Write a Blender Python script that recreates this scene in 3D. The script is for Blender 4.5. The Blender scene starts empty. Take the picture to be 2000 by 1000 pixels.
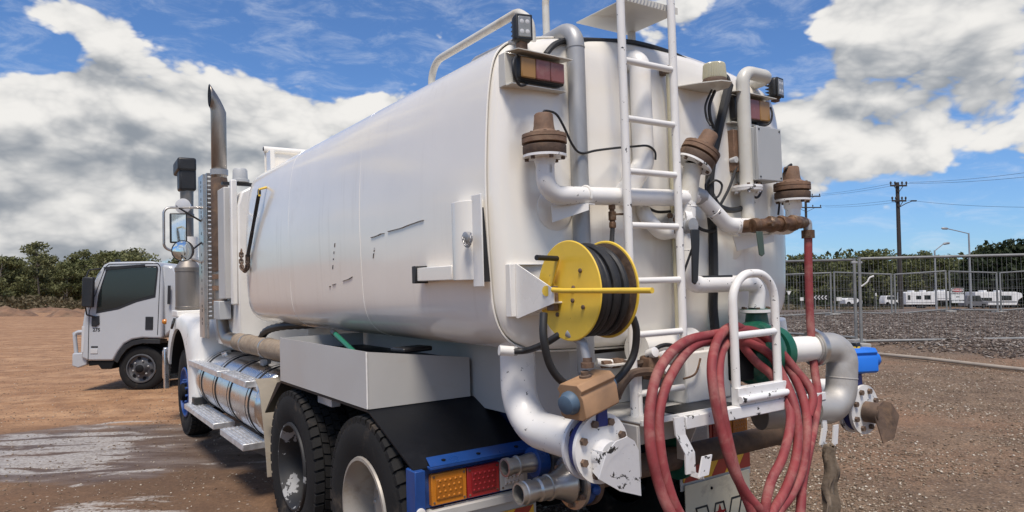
import bpy, bmesh, math, random
import numpy as np
from mathutils import Vector, Matrix, noise
R = math.radians
PI = math.pi
random.seed(7)
scene = bpy.context.scene
COL = scene.collection

# ------------------------------------------------------------------ camera
cam = bpy.data.cameras.new('camera'); cam.lens = 24.966; cam.sensor_width = 36
cam.clip_start = 0.05; cam.clip_end = 3000
camo = bpy.data.objects.new('camera', cam); COL.objects.link(camo)
camo.location = (0, 0, 1.74); camo.rotation_euler = (PI/2 + 0.056177, 0, 0)
scene.camera = camo

# ------------------------------------------------------------------ light
SUN_EL, SUN_AZ = R(62), R(184)          # azimuth clockwise from +Y (view direction)
EXPOSURE = 0.28
sd = bpy.data.lights.new('sun', 'SUN'); sd.energy = 3.3; sd.angle = R(16); sd.color = (1, .91, .80)
so = bpy.data.objects.new('sun', sd); COL.objects.link(so)
sdir = Vector((math.sin(SUN_AZ)*math.cos(SUN_EL), math.cos(SUN_AZ)*math.cos(SUN_EL), math.sin(SUN_EL)))
so.rotation_euler = sdir.to_track_quat('Z', 'Y').to_euler(); so.location = (0, -10, 30)
vs = scene.view_settings
vs.view_transform = 'Standard'; vs.look = 'None'; vs.exposure = EXPOSURE; vs.gamma = 1; vs.use_curve_mapping = False

# ------------------------------------------------------------------ node helper
class NT:
    def __init__(s, nt): s.nt = nt; s.n = nt.nodes; s.l = nt.links
    def new(s, t, **kw):
        n = s.n.new(t)
        for k, v in kw.items(): setattr(n, k, v)
        return n
    def put(s, sock, v):
        if isinstance(v, bpy.types.NodeSocket): s.l.new(v, sock)
        elif v is not None:
            if isinstance(v, (tuple, list)) and len(v) == 3 and sock.type == 'RGBA': v = (*v, 1)
            sock.default_value = v
    def m(s, op, a, b=None, c=None, clamp=False):
        n = s.new('ShaderNodeMath', operation=op, use_clamp=clamp)
        s.put(n.inputs[0], a)
        if b is not None: s.put(n.inputs[1], b)
        if c is not None: s.put(n.inputs[2], c)
        return n.outputs[0]
    def v(s, op, a, b=None, out=0):
        n = s.new('ShaderNodeVectorMath', operation=op)
        s.put(n.inputs[0], a)
        if b is not None: s.put(n.inputs[3 if op == 'SCALE' else 1], b)
        return n.outputs['Value' if op in ('LENGTH', 'DOT_PRODUCT', 'DISTANCE') else 0]
    def noise(s, vec, scale=5, detail=4, rough=.5, dist=0, out='Fac', dims='3D'):
        n = s.new('ShaderNodeTexNoise', noise_dimensions=dims)
        if vec is not None: s.l.new(vec, n.inputs['Vector'])
        n.inputs['Scale'].default_value = scale; n.inputs['Detail'].default_value = detail
        n.inputs['Roughness'].default_value = rough; n.inputs['Distortion'].default_value = dist
        return n.outputs[out]
    def ss(s, x, lo, hi, a=0., b=1., kind='SMOOTHSTEP'):
        n = s.new('ShaderNodeMapRange', interpolation_type=kind)
        s.put(n.inputs[0], x)
        for i, q in zip((1, 2, 3, 4), (lo, hi, a, b)): s.put(n.inputs[i], q)
        return n.outputs[0]
    def mix(s, f, a, b, blend='MIX'):
        n = s.new('ShaderNodeMix', data_type='RGBA', blend_type=blend)
        s.put(n.inputs[0], f); s.put(n.inputs[6], a); s.put(n.inputs[7], b)
        return n.outputs[2]

# ------------------------------------------------------------------ sky with cumulus
W = bpy.data.worlds.new('World'); scene.world = W; W.use_nodes = True
T = NT(W.node_tree); T.n.clear()
sky = T.new('ShaderNodeTexSky', sky_type='NISHITA'); sky.sun_disc = False
sky.sun_elevation = SUN_EL; sky.sun_rotation = SUN_AZ
sky.air_density = 1.0; sky.dust_density = 0.6; sky.ozone_density = 3.0; sky.altitude = 60
tc = T.new('ShaderNodeTexCoord').outputs['Generated']
dirn = T.v('NORMALIZE', tc)
SQ = (1, 1, 1.7)
cl = T.v('MULTIPLY', dirn, SQ)
def field(vec, det=7, vdet=3.2):
    warp = T.v('SCALE', T.v('SUBTRACT', T.noise(vec, 5.0, 3, .5, out='Color'), (.5, .5, .5)), .09)
    p = T.v('ADD', vec, warp)
    vo = T.new('ShaderNodeTexVoronoi', feature='F1'); vo.inputs['Scale'].default_value = 8.5; vo.inputs['Detail'].default_value = vdet; vo.inputs['Roughness'].default_value = .52; vo.inputs['Lacunarity'].default_value = 2.3
    T.l.new(p, vo.inputs['Vector'])
    n = T.noise(p, 5.2, det, .55)
    return T.m('ADD', T.m('MULTIPLY', n, .72), T.m('MULTIPLY', T.m('SUBTRACT', .78, vo.outputs['Distance']), .42))
# clouds and clear gaps that lie in view: (direction, reach, weight)
BL = [((-0.5019,0.8255,0.2584), .30, .40), ((-0.5582,0.8166,0.147), .26, .36), ((-0.4479,0.8799,0.1584), .26, .36), ((-0.3224,0.9207,0.22), .20, .32), ((-0.221,0.9462,0.2365), .15, .30), ((-0.167,0.9522,0.2557), .10, .22), ((-0.3501,0.9282,0.1264), .20, .26), ((-0.5028,0.8039,0.3177), .09, .26), ((-0.5222,0.8486,0.0846), .24, .30), ((-0.4346,0.8962,0.0894), .14, .2), ((-0.5691,0.8202,0.058), .12, .18), ((-0.5586,0.7753,0.2948), .03, .2),
      ((0.4143,0.8881,0.1991), .20, .42), ((0.4767,0.8616,0.1741), .10, .26), ((0.3689,0.9025,0.2223), .12, .3), ((0.5268,0.7965,0.2969), .26, .46), ((0.463,0.8285,0.315), .14, .3), ((0.4305,0.835,0.3426), .10, .2), ((0.5503,0.8108,0.1997), .15, .34), ((-0.2295,0.9197,0.3187), .05, .32), ((0.1828,0.9212,0.3434), .13, .28), ((0.2187,0.8992,0.3791), .07, .2), ((0.5239,0.8454,0.104), .045, .26), ((0.4624,0.88,0.1083), .03, .2), ((0.3155,0.8956,0.3137), .035, .16),
      ((-0.2387,0.9008,0.3628), .20, -.25), ((-0.5462,0.7868,0.2874), .09, -.5), ((0.351,0.8858,0.3037), .10, -.2), ((0.424,0.9012,0.0899), .12, -.2), ((0.2937,0.8867,0.3571), .10, -.15)]
# beyond the frame the same scattered cumulus goes on
away = T.ss(T.v('DOT_PRODUCT', dirn, (0,0.9935,0.1135)), .78, .60)
rest = T.m('MULTIPLY', T.m('MULTIPLY', T.ss(T.noise(cl, 1.9, 2, .5), .42, .62), .34), away)
def cover(d):
    mask = rest
    for c, r, w in BL:
        dv = T.v('MULTIPLY', T.v('SUBTRACT', d, c), (1, 1, 1.9))
        mask = T.m('ADD', mask, T.ss(T.v('LENGTH', dv), 0, r, w, 0))
    return mask
fo = field(cl)
f0 = T.m('ADD', fo, cover(dirn))
fl = field(cl, 3, 1.2); f2 = field(T.v('ADD', cl, (.004, -.006, .040)), 3, 1.2)
above = T.ss(T.m('ADD', cover(T.v('ADD', dirn, (.01, -.01, .055))), f2), .50, 1.0)
dens = T.ss(f0, .487, .60)
wisp = T.m('MULTIPLY', T.ss(T.noise(T.v('MULTIPLY', dirn, (1, 1, 3.2)), 13, 6, .66, .5), .45, .78), .34)
lit = T.m('MULTIPLY', T.m('ADD', T.m('MULTIPLY', T.m('SUBTRACT', fl, f2), 1.0), T.m('MULTIPLY', T.m('SUBTRACT', fo, fl), 1.1)), 4.6)
nb = T.noise(T.v('ADD', T.v('MULTIPLY', cl, (1, 1, 1.4)), (.3, .1, 0)), 3.6, 4, .5, .2)
grey = T.m('ADD', T.m('SUBTRACT', T.m('ADD', T.m('MULTIPLY', above, .72), .0), lit), T.m('MULTIPLY', T.m('SUBTRACT', nb, .5), 1.0))
grey = T.ss(grey, -.38, 2.25)
ccol = T.mix(grey, (7.3, 7.15, 6.9), (2.35, 2.6, 2.95))
col = T.mix(wisp, T.v('MULTIPLY', sky.outputs[0], (.62, .84, 1.12)), (6.6, 7.0, 7.6))
col = T.mix(dens, col, ccol)
bg = T.new('ShaderNodeBackground'); T.put(bg.inputs[0], col); bg.inputs[1].default_value = .1
T.l.new(bg.outputs[0], T.new('ShaderNodeOutputWorld').inputs[0])

# ------------------------------------------------------------------ geometry helpers
class G:
    """collects shapes for one mesh"""
    def __init__(s): s.v = []; s.f = []
    def add(s, vs, fs):
        o = len(s.v); s.v += [tuple(v) for v in vs]; s.f += [tuple(i+o for i in f) for f in fs]; return s
    def box(s, c, sz, rot=None):
        hx, hy, hz = sz[0]/2, sz[1]/2, sz[2]/2; c = Vector(c)
        p = [Vector((x, y, z)) for x in (-hx, hx) for y in (-hy, hy) for z in (-hz, hz)]
        if rot is not None: p = [rot @ q for q in p]
        return s.add([q+c for q in p], [(0,1,3,2), (4,6,7,5), (0,4,5,1), (2,3,7,6), (0,2,6,4), (1,5,7,3)])
    def bb(s, x0, x1, y0, y1, z0, z1):
        return s.box(((x0+x1)/2, (y0+y1)/2, (z0+z1)/2), (abs(x1-x0), abs(y1-y0), abs(z1-z0)))
    def prism(s, pts, ext):
        n = len(pts); e = Vector(ext); a = [Vector(p) for p in pts]
        return s.add(a+[p+e for p in a], [tuple(range(n))[::-1], tuple(range(n, 2*n))] + [(i, (i+1) % n, (i+1) % n+n, i+n) for i in range(n)])
    def lathe(s, o, d, prof, n=24, cap=True, a0=0):
        o = Vector(o); d = Vector(d).normalized(); u = d.orthogonal().normalized(); w = d.cross(u)
        k = len(prof); vs = []
        for h, r in prof:
            for i in range(n):
                t = a0+2*PI*i/n; vs.append(o+d*h+(u*math.cos(t)+w*math.sin(t))*max(r, 1e-5))
        fs = [(j*n+i, j*n+(i+1) % n, (j+1)*n+(i+1) % n, (j+1)*n+i) for j in range(k-1) for i in range(n)]
        if cap: fs += [tuple(range(n))[::-1], tuple(range((k-1)*n, k*n))]
        return s.add(vs, fs)
    def cyl(s, a, b, r, n=16, r2=None):
        a = Vector(a); b = Vector(b); return s.lathe(a, b-a, [(0, r), ((b-a).length, r if r2 is None else r2)], n)
    def tube(s, pts, r, n=12, closed=False, cap=True):
        pts = [Vector(p) for p in pts]; k = len(pts); rs = r if isinstance(r, (list, tuple)) else [r]*k
        tg = []
        for i in range(k):
            a = pts[(i-1) % k] if (closed or i) else pts[0]; b = pts[(i+1) % k] if (closed or i < k-1) else pts[-1]
            tg.append((b-a).normalized())
        u = tg[0].orthogonal().normalized(); vs = []
        for i in range(k):
            u = (u-tg[i]*u.dot(tg[i])).normalized(); w = tg[i].cross(u)
            for j in range(n):
                t = 2*PI*j/n; vs.append(pts[i]+(u*math.cos(t)+w*math.sin(t))*rs[i])
        m = k if closed else k-1
        fs = [(i*n+j, i*n+(j+1) % n, ((i+1) % k)*n+(j+1) % n, ((i+1) % k)*n+j) for i in range(m) for j in range(n)]
        if cap and not closed: fs += [tuple(range(n))[::-1], tuple(range((k-1)*n, k*n))]
        return s.add(vs, fs)
    def hexa(s, o, d, r=.012, h=.012): return s.lathe(o, d, [(0, r), (h, r)], 6)
    def ball(s, c, r, n=12):
        return s.lathe(Vector(c)-Vector((0, 0, r)), (0, 0, 1), [(r-r*math.cos(PI*i/8), r*math.sin(PI*i/8)) for i in range(9)], n, cap=False)

def fillet(pts, rad, n=7):
    pts = [Vector(p) for p in pts]; out = [pts[0]]; k = len(pts)
    rads = rad if isinstance(rad, (list, tuple)) else [rad]*k
    for i in range(1, k-1):
        a, b, c = pts[i-1], pts[i], pts[i+1]; u = (a-b); w = (c-b); lu, lw = u.length, w.length; u.normalize(); w.normalize()
        ang = u.angle(w)
        if ang > PI-.02 or rads[i] <= 0: out.append(b); continue
        t = min(rads[i]/math.tan(ang/2), lu*.49, lw*.49); rr = t*math.tan(ang/2)
        cen = b+(u+w).normalized()*(rr/math.sin(ang/2)); p0 = b+u*t; p1 = b+w*t
        a0 = p0-cen; a1 = p1-cen; th = a0.angle(a1)
        for j in range(n+1):
            q = j/n; out.append(cen+(a0*math.sin((1-q)*th)+a1*math.sin(q*th))/math.sin(th))
    out.append(pts[-1]); return out

def spline(pts, n=8, closed=False):
    pts = [Vector(p) for p in pts]; k = len(pts); out = []
    for i in range(k if closed else k-1):
        p0 = pts[(i-1) % k] if (closed or i) else pts[0]; p1 = pts[i]; p2 = pts[(i+1) % k]
        p3 = pts[(i+2) % k] if (closed or i < k-2) else pts[-1]
        for j in range(n):
            t = j/n
            out.append(.5*((2*p1)+(p2-p0)*t+(2*p0-5*p1+4*p2-p3)*t*t+(3*p1-p0-3*p2+p3)*t**3))
    if not closed: out.append(pts[-1])
    return out

def mk(name, g, mat, parent=None, bevel=0, angle=38, smooth=True, fixn=True, seg=2):
    me = bpy.data.meshes.new(name)
    if isinstance(g, G): me.from_pydata(g.v, [], g.f)
    else: me.from_pydata(*g)
    if fixn:
        bm = bmesh.new(); bm.from_mesh(me); bmesh.ops.recalc_face_normals(bm, faces=bm.faces); bm.to_mesh(me); bm.free()
    if smooth: me.shade_smooth(); me.set_sharp_from_angle(angle=R(angle))
    for m in (mat if isinstance(mat, (list, tuple)) else [mat]): me.materials.append(m)
    o = bpy.data.objects.new(name, me); COL.objects.link(o)
    if parent is not None: o.parent = parent
    if bevel:
        b = o.modifiers.new('bevel', 'BEVEL'); b.width = bevel; b.segments = seg; b.limit_method = 'ANGLE'; b.angle_limit = R(40)
    return o
def tag(o, label=None, cat=None, group=None, kind=None):
    if label: o['label'] = label
    if cat: o['category'] = cat
    if group: o['group'] = group
    if kind: o['kind'] = kind
    return o
def empty(name, loc=(0, 0, 0), rz=0, label=None, cat=None, group=None):
    o = bpy.data.objects.new(name, None); COL.objects.link(o); o.location = loc; o.rotation_euler = (0, 0, rz)
    o.empty_display_size = .2
    return tag(o, label, cat, group)
def copy_tree(o, parent=None):
    c = o.copy(); COL.objects.link(c); c.parent = parent
    for ch in list(o.children): copy_tree(ch, c)
    return c

# ------------------------------------------------------------------ materials
def pmat(name, base, rough=.5, metal=0, var=.08, vs=3, dirt=None, damt=.0, ds=3, chip=None, camt=0., cs=18, bump=0, bs=80, coat=0, spec=.5, rvar=.12, stretch=(1, 1, 1), emit=None, trans=0, alpha=1, streak=None):
    m = bpy.data.materials.new(name); m.use_nodes = True; t = NT(m.node_tree); bs_ = t.n['Principled BSDF']
    ob = t.new('ShaderNodeTexCoord').outputs['Object']
    vec = t.v('MULTIPLY', ob, stretch)
    n1 = t.noise(vec, vs, 5, .6)
    col = t.mix(1., base, t.ss(n1, .3, .7, 1-var*2, 1+var, 'LINEAR'), 'MULTIPLY')
    ro = t.ss(n1, .3, .7, max(rough-rvar, .03), min(rough+rvar, 1), 'LINEAR')
    if dirt:
        n2 = t.noise(vec, ds, 8, .68, .4)
        dm = t.m('MULTIPLY', t.ss(n2, .62-damt*.45, .80-damt*.25), min(1, .35+damt))
        col = t.mix(dm, col, dirt); ro = t.m('ADD', ro, t.m('MULTIPLY', dm, .25), clamp=True)
    if streak:
        n4 = t.noise(t.v('MULTIPLY', ob, (7, 7, .45)), 2.2, 6, .62, .2); n5 = t.noise(ob, 1.1, 3, .5)
        sm = t.m('MULTIPLY', t.m('MULTIPLY', t.ss(n4, .50, .74), t.ss(n5, .42, .62)), streak[1]); col = t.mix(sm, col, streak[0])
    if chip:
        n3 = t.noise(ob, cs, 5, .65, .3)
        cm = t.ss(n3, .74-camt*.3, .755-camt*.3)
        col = t.mix(cm, col, chip); ro = t.m('ADD', ro, t.m('MULTIPLY', cm, .3), clamp=True)
    t.put(bs_.inputs['Base Color'], col); t.put(bs_.inputs['Roughness'], ro)
    bs_.inputs['Metallic'].default_value = metal; bs_.inputs['Specular IOR Level'].default_value = spec
    bs_.inputs['Coat Weight'].default_value = coat; bs_.inputs['Coat Roughness'].default_value = .08
    if trans: bs_.inputs['Transmission Weight'].default_value = trans
    if alpha < 1: bs_.inputs['Alpha'].default_value = alpha
    if emit: bs_.inputs['Emission Color'].default_value = (*emit[0], 1); bs_.inputs['Emission Strength'].default_value = emit[1]
    if bump:
        b = t.new('ShaderNodeBump'); b.inputs['Strength'].default_value = bump; b.inputs['Distance'].default_value = .01
        t.put(b.inputs['Height'], t.noise(ob, bs, 4, .6)); t.l.new(b.outputs[0], bs_.inputs['Normal'])
    return m
DUST = (.30, .19, .12)
MT = {}
MT['tank'] = pmat('tank_white_paint', (.85, .81, .735), .18, var=.035, vs=1.2, dirt=(.52, .46, .38), damt=.06, ds=1.3, coat=.42, streak=((.50, .44, .36), .28), bump=.03, bs=2.0, stretch=(1, .6, .8), rvar=.06)
MT['white'] = pmat('white_pipe_paint', (.78, .76, .72), .34, var=.04, dirt=(.50, .42, .33), damt=.10, ds=4, chip=(.05, .045, .04), camt=.02, cs=22, bump=.04, bs=60)
MT['chipped'] = pmat('chipped_white_paint', (.76, .75, .74), .4, var=.05, dirt=(.45, .38, .30), damt=.18, ds=6, chip=(.03, .028, .026), camt=.46, cs=20, bump=.06, bs=60)
MT['speck'] = pmat('speckled_white_paint', (.79, .77, .735), .36, var=.04, dirt=(.5, .42, .34), damt=.1, ds=4, chip=(.03, .03, .035), camt=.30, cs=32)
MT['offwhite'] = pmat('aged_white_paint', (.62, .60, .54), .42, var=.06, dirt=(.38, .30, .20), damt=.28, ds=3)
MT['galv'] = pmat('galvanised_steel', (.40, .40, .40), .46, metal=.35, var=.12, vs=6, dirt=(.30, .24, .17), damt=.12, ds=4, stretch=(1, 1, .4))
MT['alu'] = pmat('polished_aluminium', (.72, .72, .72), .22, metal=1, var=.07, vs=3, dirt=(.45, .38, .32), damt=.12, ds=3, rvar=.1)
MT['tread'] = pmat('step_aluminium', (.78, .78, .78), .42, metal=.8, var=.1, vs=14, bump=.1)
MT['stain'] = pmat('stainless_steel', (.55, .53, .50), .33, metal=.9, var=.1, vs=4, dirt=(.32, .25, .19), damt=.2, ds=3)
MT['cleaner'] = pmat('brushed_brown_steel', (.26, .235, .21), .42, metal=.7, var=.14, vs=4, dirt=(.22, .17, .13), damt=.25, ds=3, stretch=(1, 1, .2))
MT['bend'] = pmat('dull_bend_steel', (.47, .455, .43), .52, metal=.45, var=.1, vs=3, dirt=(.30, .27, .24), damt=.25, ds=3)
MT['exh'] = pmat('heat_tinted_steel', (.36, .325, .285), .38, metal=.85, var=.16, vs=5, dirt=(.24, .20, .155), damt=.25, ds=3, stretch=(1, 1, .3))
MT['rustc'] = pmat('dusty_rusty_casting', (.185, .108, .068), .75, var=.25, vs=12, dirt=(.27, .185, .125), damt=.3, ds=9, bump=.25, bs=70)
MT['rustd'] = pmat('dark_rusty_steel', (.13, .085, .06), .75, var=.25, vs=10, dirt=(.27, .17, .10), damt=.3, ds=8, bump=.25, bs=60)
MT['bronze'] = pmat('corroded_brass', (.15, .08, .042), .5, metal=.35, var=.3, vs=16, dirt=(.30, .23, .16), damt=.34, ds=14, bump=.3, bs=70)
MT['rubber'] = pmat('tyre_rubber', (.016, .0155, .0155), .85, spec=.25, var=.15, vs=6, dirt=(.15, .115, .085), damt=.16, ds=4, bump=.15, bs=90)
MT['hose'] = pmat('black_hose_rubber', (.018, .018, .019), .55, var=.15, vs=10, dirt=(.09, .075, .06), damt=.12, ds=8)
MT['black'] = pmat('black_plastic', (.018, .018, .019), .42, var=.12, dirt=(.10, .08, .065), damt=.08, ds=6)
MT['flap'] = pmat('black_guard_sheet', (.006, .007, .010), .45, spec=.22, var=.2, vs=2, dirt=(.035, .035, .04), damt=.16, ds=1.5, coat=0)
MT['yellow'] = pmat('yellow_paint', (.82, .55, .06), .42, var=.06, vs=5, dirt=(.42, .28, .07), damt=.12, ds=5, chip=(.09, .05, .03), camt=.03, cs=30)
MT['redhose'] = pmat('faded_red_hose', (.25, .038, .042), .7, var=.14, vs=9, dirt=(.36, .17, .145), damt=.42, ds=7, bump=.12, bs=140)
MT['blue'] = pmat('blue_paint', (.012, .06, .24), .38, var=.1, vs=5, dirt=(.10, .10, .12), damt=.12, ds=5, chip=(.45, .45, .45), camt=.06, cs=22)
MT['navy'] = pmat('dark_blue_casting', (.02, .03, .16), .5, var=.15, vs=8, dirt=(.12, .10, .10), damt=.15, ds=8)
MT['bluecap'] = pmat('blue_actuator_cap', (.07, .115, .17), .5, var=.08, dirt=(.25, .22, .2), damt=.2, ds=8)
MT['brightblue'] = pmat('bright_blue_actuator', (.01, .15, .62), .42, var=.06, dirt=(.08, .12, .22), damt=.12, ds=8)
MT['tan'] = pmat('dusty_tan_actuator', (.37, .215, .115), .65, var=.12, vs=8, dirt=(.25, .10, .05), damt=.16, ds=14)
MT['green'] = pmat('green_pump_enamel', (.012, .105, .065), .42, var=.12, vs=8, dirt=(.20, .13, .08), damt=.22, ds=7)
MT['amber'] = pmat('amber_lens', (.55, .19, .015), .25, var=.05, coat=.3)
MT['red'] = pmat('red_lens', (.34, .018, .022), .25, var=.05, coat=.3)
MT['amberd'] = pmat('amber_reflector', (.36, .12, .01), .35, var=.05)
MT['redd'] = pmat('red_reflector', (.22, .012, .016), .35, var=.05)
MT['clear'] = pmat('clear_lens', (.55, .55, .55), .2, var=.05, coat=.4)
MT['lampglass'] = pmat('work_lamp_glass', (.26, .27, .27), .12, var=.1, vs=40, coat=.6)
MT['splash'] = pmat('dusty_splash_plate', (.30, .26, .205), .7, var=.12, dirt=(.18, .13, .09), damt=.3, ds=3)
MT['fadedred'] = pmat('faded_red_lens', (.24, .085, .075), .3, var=.08, dirt=(.32, .22, .19), damt=.2, ds=12, coat=.2)
MT['fadedamber'] = pmat('faded_amber_lens', (.36, .19, .055), .3, var=.06, coat=.2)
MT['grey'] = pmat('grey_enclosure', (.42, .43, .43), .5, var=.03, dirt=(.34, .30, .26), damt=.1, ds=4)
MT['boxgrey'] = pmat('box_grey_white_paint', (.50, .49, .47), .5, var=.04, vs=1.5, dirt=(.42, .37, .31), damt=.12, ds=2, chip=(.22, .2, .18), camt=.02, cs=8)
MT['cream'] = pmat('cream_mudflap', (.72, .64, .47), .6, var=.06, dirt=(.34, .27, .19), damt=.25, ds=6, bump=.06, bs=40)
MT['wrap'] = pmat('exhaust_wrap', (.30, .235, .17), .85, var=.15, vs=20, dirt=(.2, .14, .09), damt=.3, ds=8, bump=.4, bs=90)
MT['rimblk'] = pmat('peeling_black_rim', (.016, .016, .017), .6, var=.2, chip=(.31, .31, .31), camt=.55, cs=6, dirt=(.13, .09, .06), damt=.1)
MT['rimgrey'] = pmat('dusty_silver_rim', (.36, .33, .29), .45, metal=.3, var=.1, dirt=(.24, .18, .12), damt=.3, ds=5)
MT['dark'] = pmat('dark_chassis', (.008, .008, .009), .7, spec=.2, var=.2)
MT['chblue'] = pmat('chassis_blue', (.008, .025, .10), .55, var=.2, dirt=(.06, .05, .045), damt=.2)
MT['beacon'] = pmat('aged_beacon_lens', (.50, .47, .33), .3, var=.05, dirt=(.38, .33, .2), damt=.2, ds=8, coat=.2)
MT['glass'] = pmat('dark_window_glass', (.012, .016, .016), .06, var=0, coat=.6, rvar=.02)
MT['mirror'] = pmat('mirror_glass', (.75, .82, .82), .04, metal=1, var=0, rvar=.01)
MT['tubey'] = pmat('yellowed_sight_tube', (.66, .60, .40), .3, var=.05, coat=.3)
MT['cloth'] = pmat('dirty_brown_cloth', (.20, .155, .115), .9, var=.2, vs=12, bump=.4, bs=40, dirt=(.12, .08, .055), damt=.3)
MT['tapey'] = pmat('hazard_yellow', (.78, .44, .04), .4, var=.06, dirt=(.35, .2, .06), damt=.2, ds=10)
MT['taper'] = pmat('hazard_red', (.36, .04, .025), .4, var=.06, dirt=(.25, .08, .05), damt=.2, ds=10)
MT['ink'] = pmat('black_ink', (.02, .02, .02), .6, var=.05)
MT['chain'] = pmat('worn_chain_steel', (.45, .44, .43), .45, metal=.7, var=.2, vs=20)
MT['scratch'] = pmat('matte_scratch_black', (.16, .14, .125), .7, var=.1)

# ================================================================== ground
PL = (0.02877,0.01798,0.00200)
def gz0(x, y):
    """height of the yard: a gentle slope up to the right that flattens out far away"""
    r = math.hypot(x, y); s = 1-max(0., min(1., (r-44)/40)); s = s*s*(3-2*s)
    k = 1 if r < 18 else (18+(r-18)*.36)/r
    return (PL[0]*x*k+PL[1]*y*k+PL[2])*s
def seg_d(x, y, a, b):
    ax, ay, bx, by = a[0], a[1], b[0], b[1]; dx, dy = bx-ax, by-ay
    t = max(0, min(1, ((x-ax)*dx+(y-ay)*dy)/(dx*dx+dy*dy))); return math.hypot(x-ax-t*dx, y-ay-t*dy)
def inpoly(x, y, pl):
    c = False; n = len(pl)
    for i in range(n):
        x1, y1 = pl[i][:2]; x2, y2 = pl[i-1][:2]
        if (y1 > y) != (y2 > y) and x < (x2-x1)*(y-y1)/(y2-y1)+x1: c = not c
    return c
def soft(x, y, pl, w):
    d = min(seg_d(x, y, pl[i-1], pl[i]) for i in range(len(pl)))
    return max(0, min(1, .5+(d if inpoly(x, y, pl) else -d)/(2*w)))
WET = [(-8.492,8.529,-0.0889), (-6.484,9.106,-0.0207), (-5.807,9.588,0.0074), (-3.532,9.529,0.0718), (-2.059,9.626,0.1159), (-1.304,7.639,0.1019), (-2.209,7.069,0.0656), (-3.317,7.078,0.0339), (-3.364,6.772,0.027), (-3.871,6.655,0.0103), (-4.882,6.88,-0.0147), (-6.639,6.69,-0.0687)]
PALE = [(-8.346,8.384,-0.0873), (-6.342,8.909,-0.0202), (-5.717,9.442,0.0073), (-4.994,9.471,0.0287), (-4.195,8.794,0.0395), (-3.967,7.969,0.0312), (-3.886,7.199,0.0197), (-3.873,6.74,0.0118), (-4.923,6.938,-0.0148), (-6.731,6.781,-0.0697)]
PAL2 = [(-3.845,5.721,-0.0057), (-3.807,5.974,-0.0001), (-3.553,6.116,0.0098), (-3.029,6.108,0.0247), (-2.572,5.859,0.0334), (-2.191,5.344,0.0351), (-2.874,5.089,0.0108), (-3.557,5.245,-0.006)]
LN = [((-3.989,6.617,0.0063), (-4.032,6.969,0.0114)), ((-4.009,6.93,0.0113), (-3.41,7.166,0.0328)), ((-3.41,7.166,0.0328), (-2.954,7.294,0.0482)), ((-2.954,7.294,0.0482), (-2.382,7.289,0.0646)), ((-5.489,9.75,0.0194), (-4.628,9.836,0.0458)), ((-5.552,7.812,-0.0172), (-5.195,8.588,0.007))]
MUL = [(5.744,16.03,0.4555), (7.91,19.69,0.5836), (9.007,17.94,0.5837), (9.27,15.22,0.5423), (9.893,13.81,0.535), (11.34,12.18,0.5472), (40, 14, 0), (45, 45, 0), (5, 45, 0), (4, 22, 0)]
def mulch_amt(x, y):
    if x < 2 or y < 8: return 0
    return soft(x, y, MUL, 1.2)
def gz(x, y):
    z = gz0(x, y); r = math.hypot(x, y)
    if r < 90:
        z += .02*noise.noise(Vector((x*.5, y*.5, 0)))*min(1, r/8)
        m = mulch_amt(x, y) if r < 60 else 0
        if m > 0: z += m*(.10+.16*noise.noise(Vector((x*.35, y*.5, 3.1)))+.06*noise.noise(Vector((x*1.4, y*1.4, 1))))
    return z
NG = 330; us = np.linspace(-1, 1, NG)
gx = 5.5*np.sinh(us*5.2)/1.0; gx = gx*(900/abs(gx).max()); gy = 6.5+gx
# finer spacing near the truck
gx = np.sign(us)*(np.abs(us)*14+(np.abs(us)**7)*900); gy = 8+np.sign(us)*(np.abs(us)*16+(np.abs(us)**7)*900)
verts = []; wet = []; pale = []; mul = []
for y in gy:
    for x in gx:
        x_, y_ = float(x), float(y); z = gz(x_, y_); w = p = 0.
        if -9 < x_ < 0 and 3.5 < y_ < 11:
            w = max(soft(x_, y_, WET, .35), .0); p = max(soft(x_, y_, PALE, .45), soft(x_, y_, PAL2, .3))
            d = min(seg_d(x_, y_, a, b) for a, b in LN); p = max(p, .95*max(0, 1-d/.16))
        verts.append((x_, y_, z)); wet.append(w); pale.append(p); mul.append(mulch_amt(x_, y_) if 0 < x_ < 60 and 5 < y_ < 60 else 0.)
faces = [(j*NG+i, j*NG+i+1, (j+1)*NG+i+1, (j+1)*NG+i) for j in range(NG-1) for i in range(NG-1)]
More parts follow.
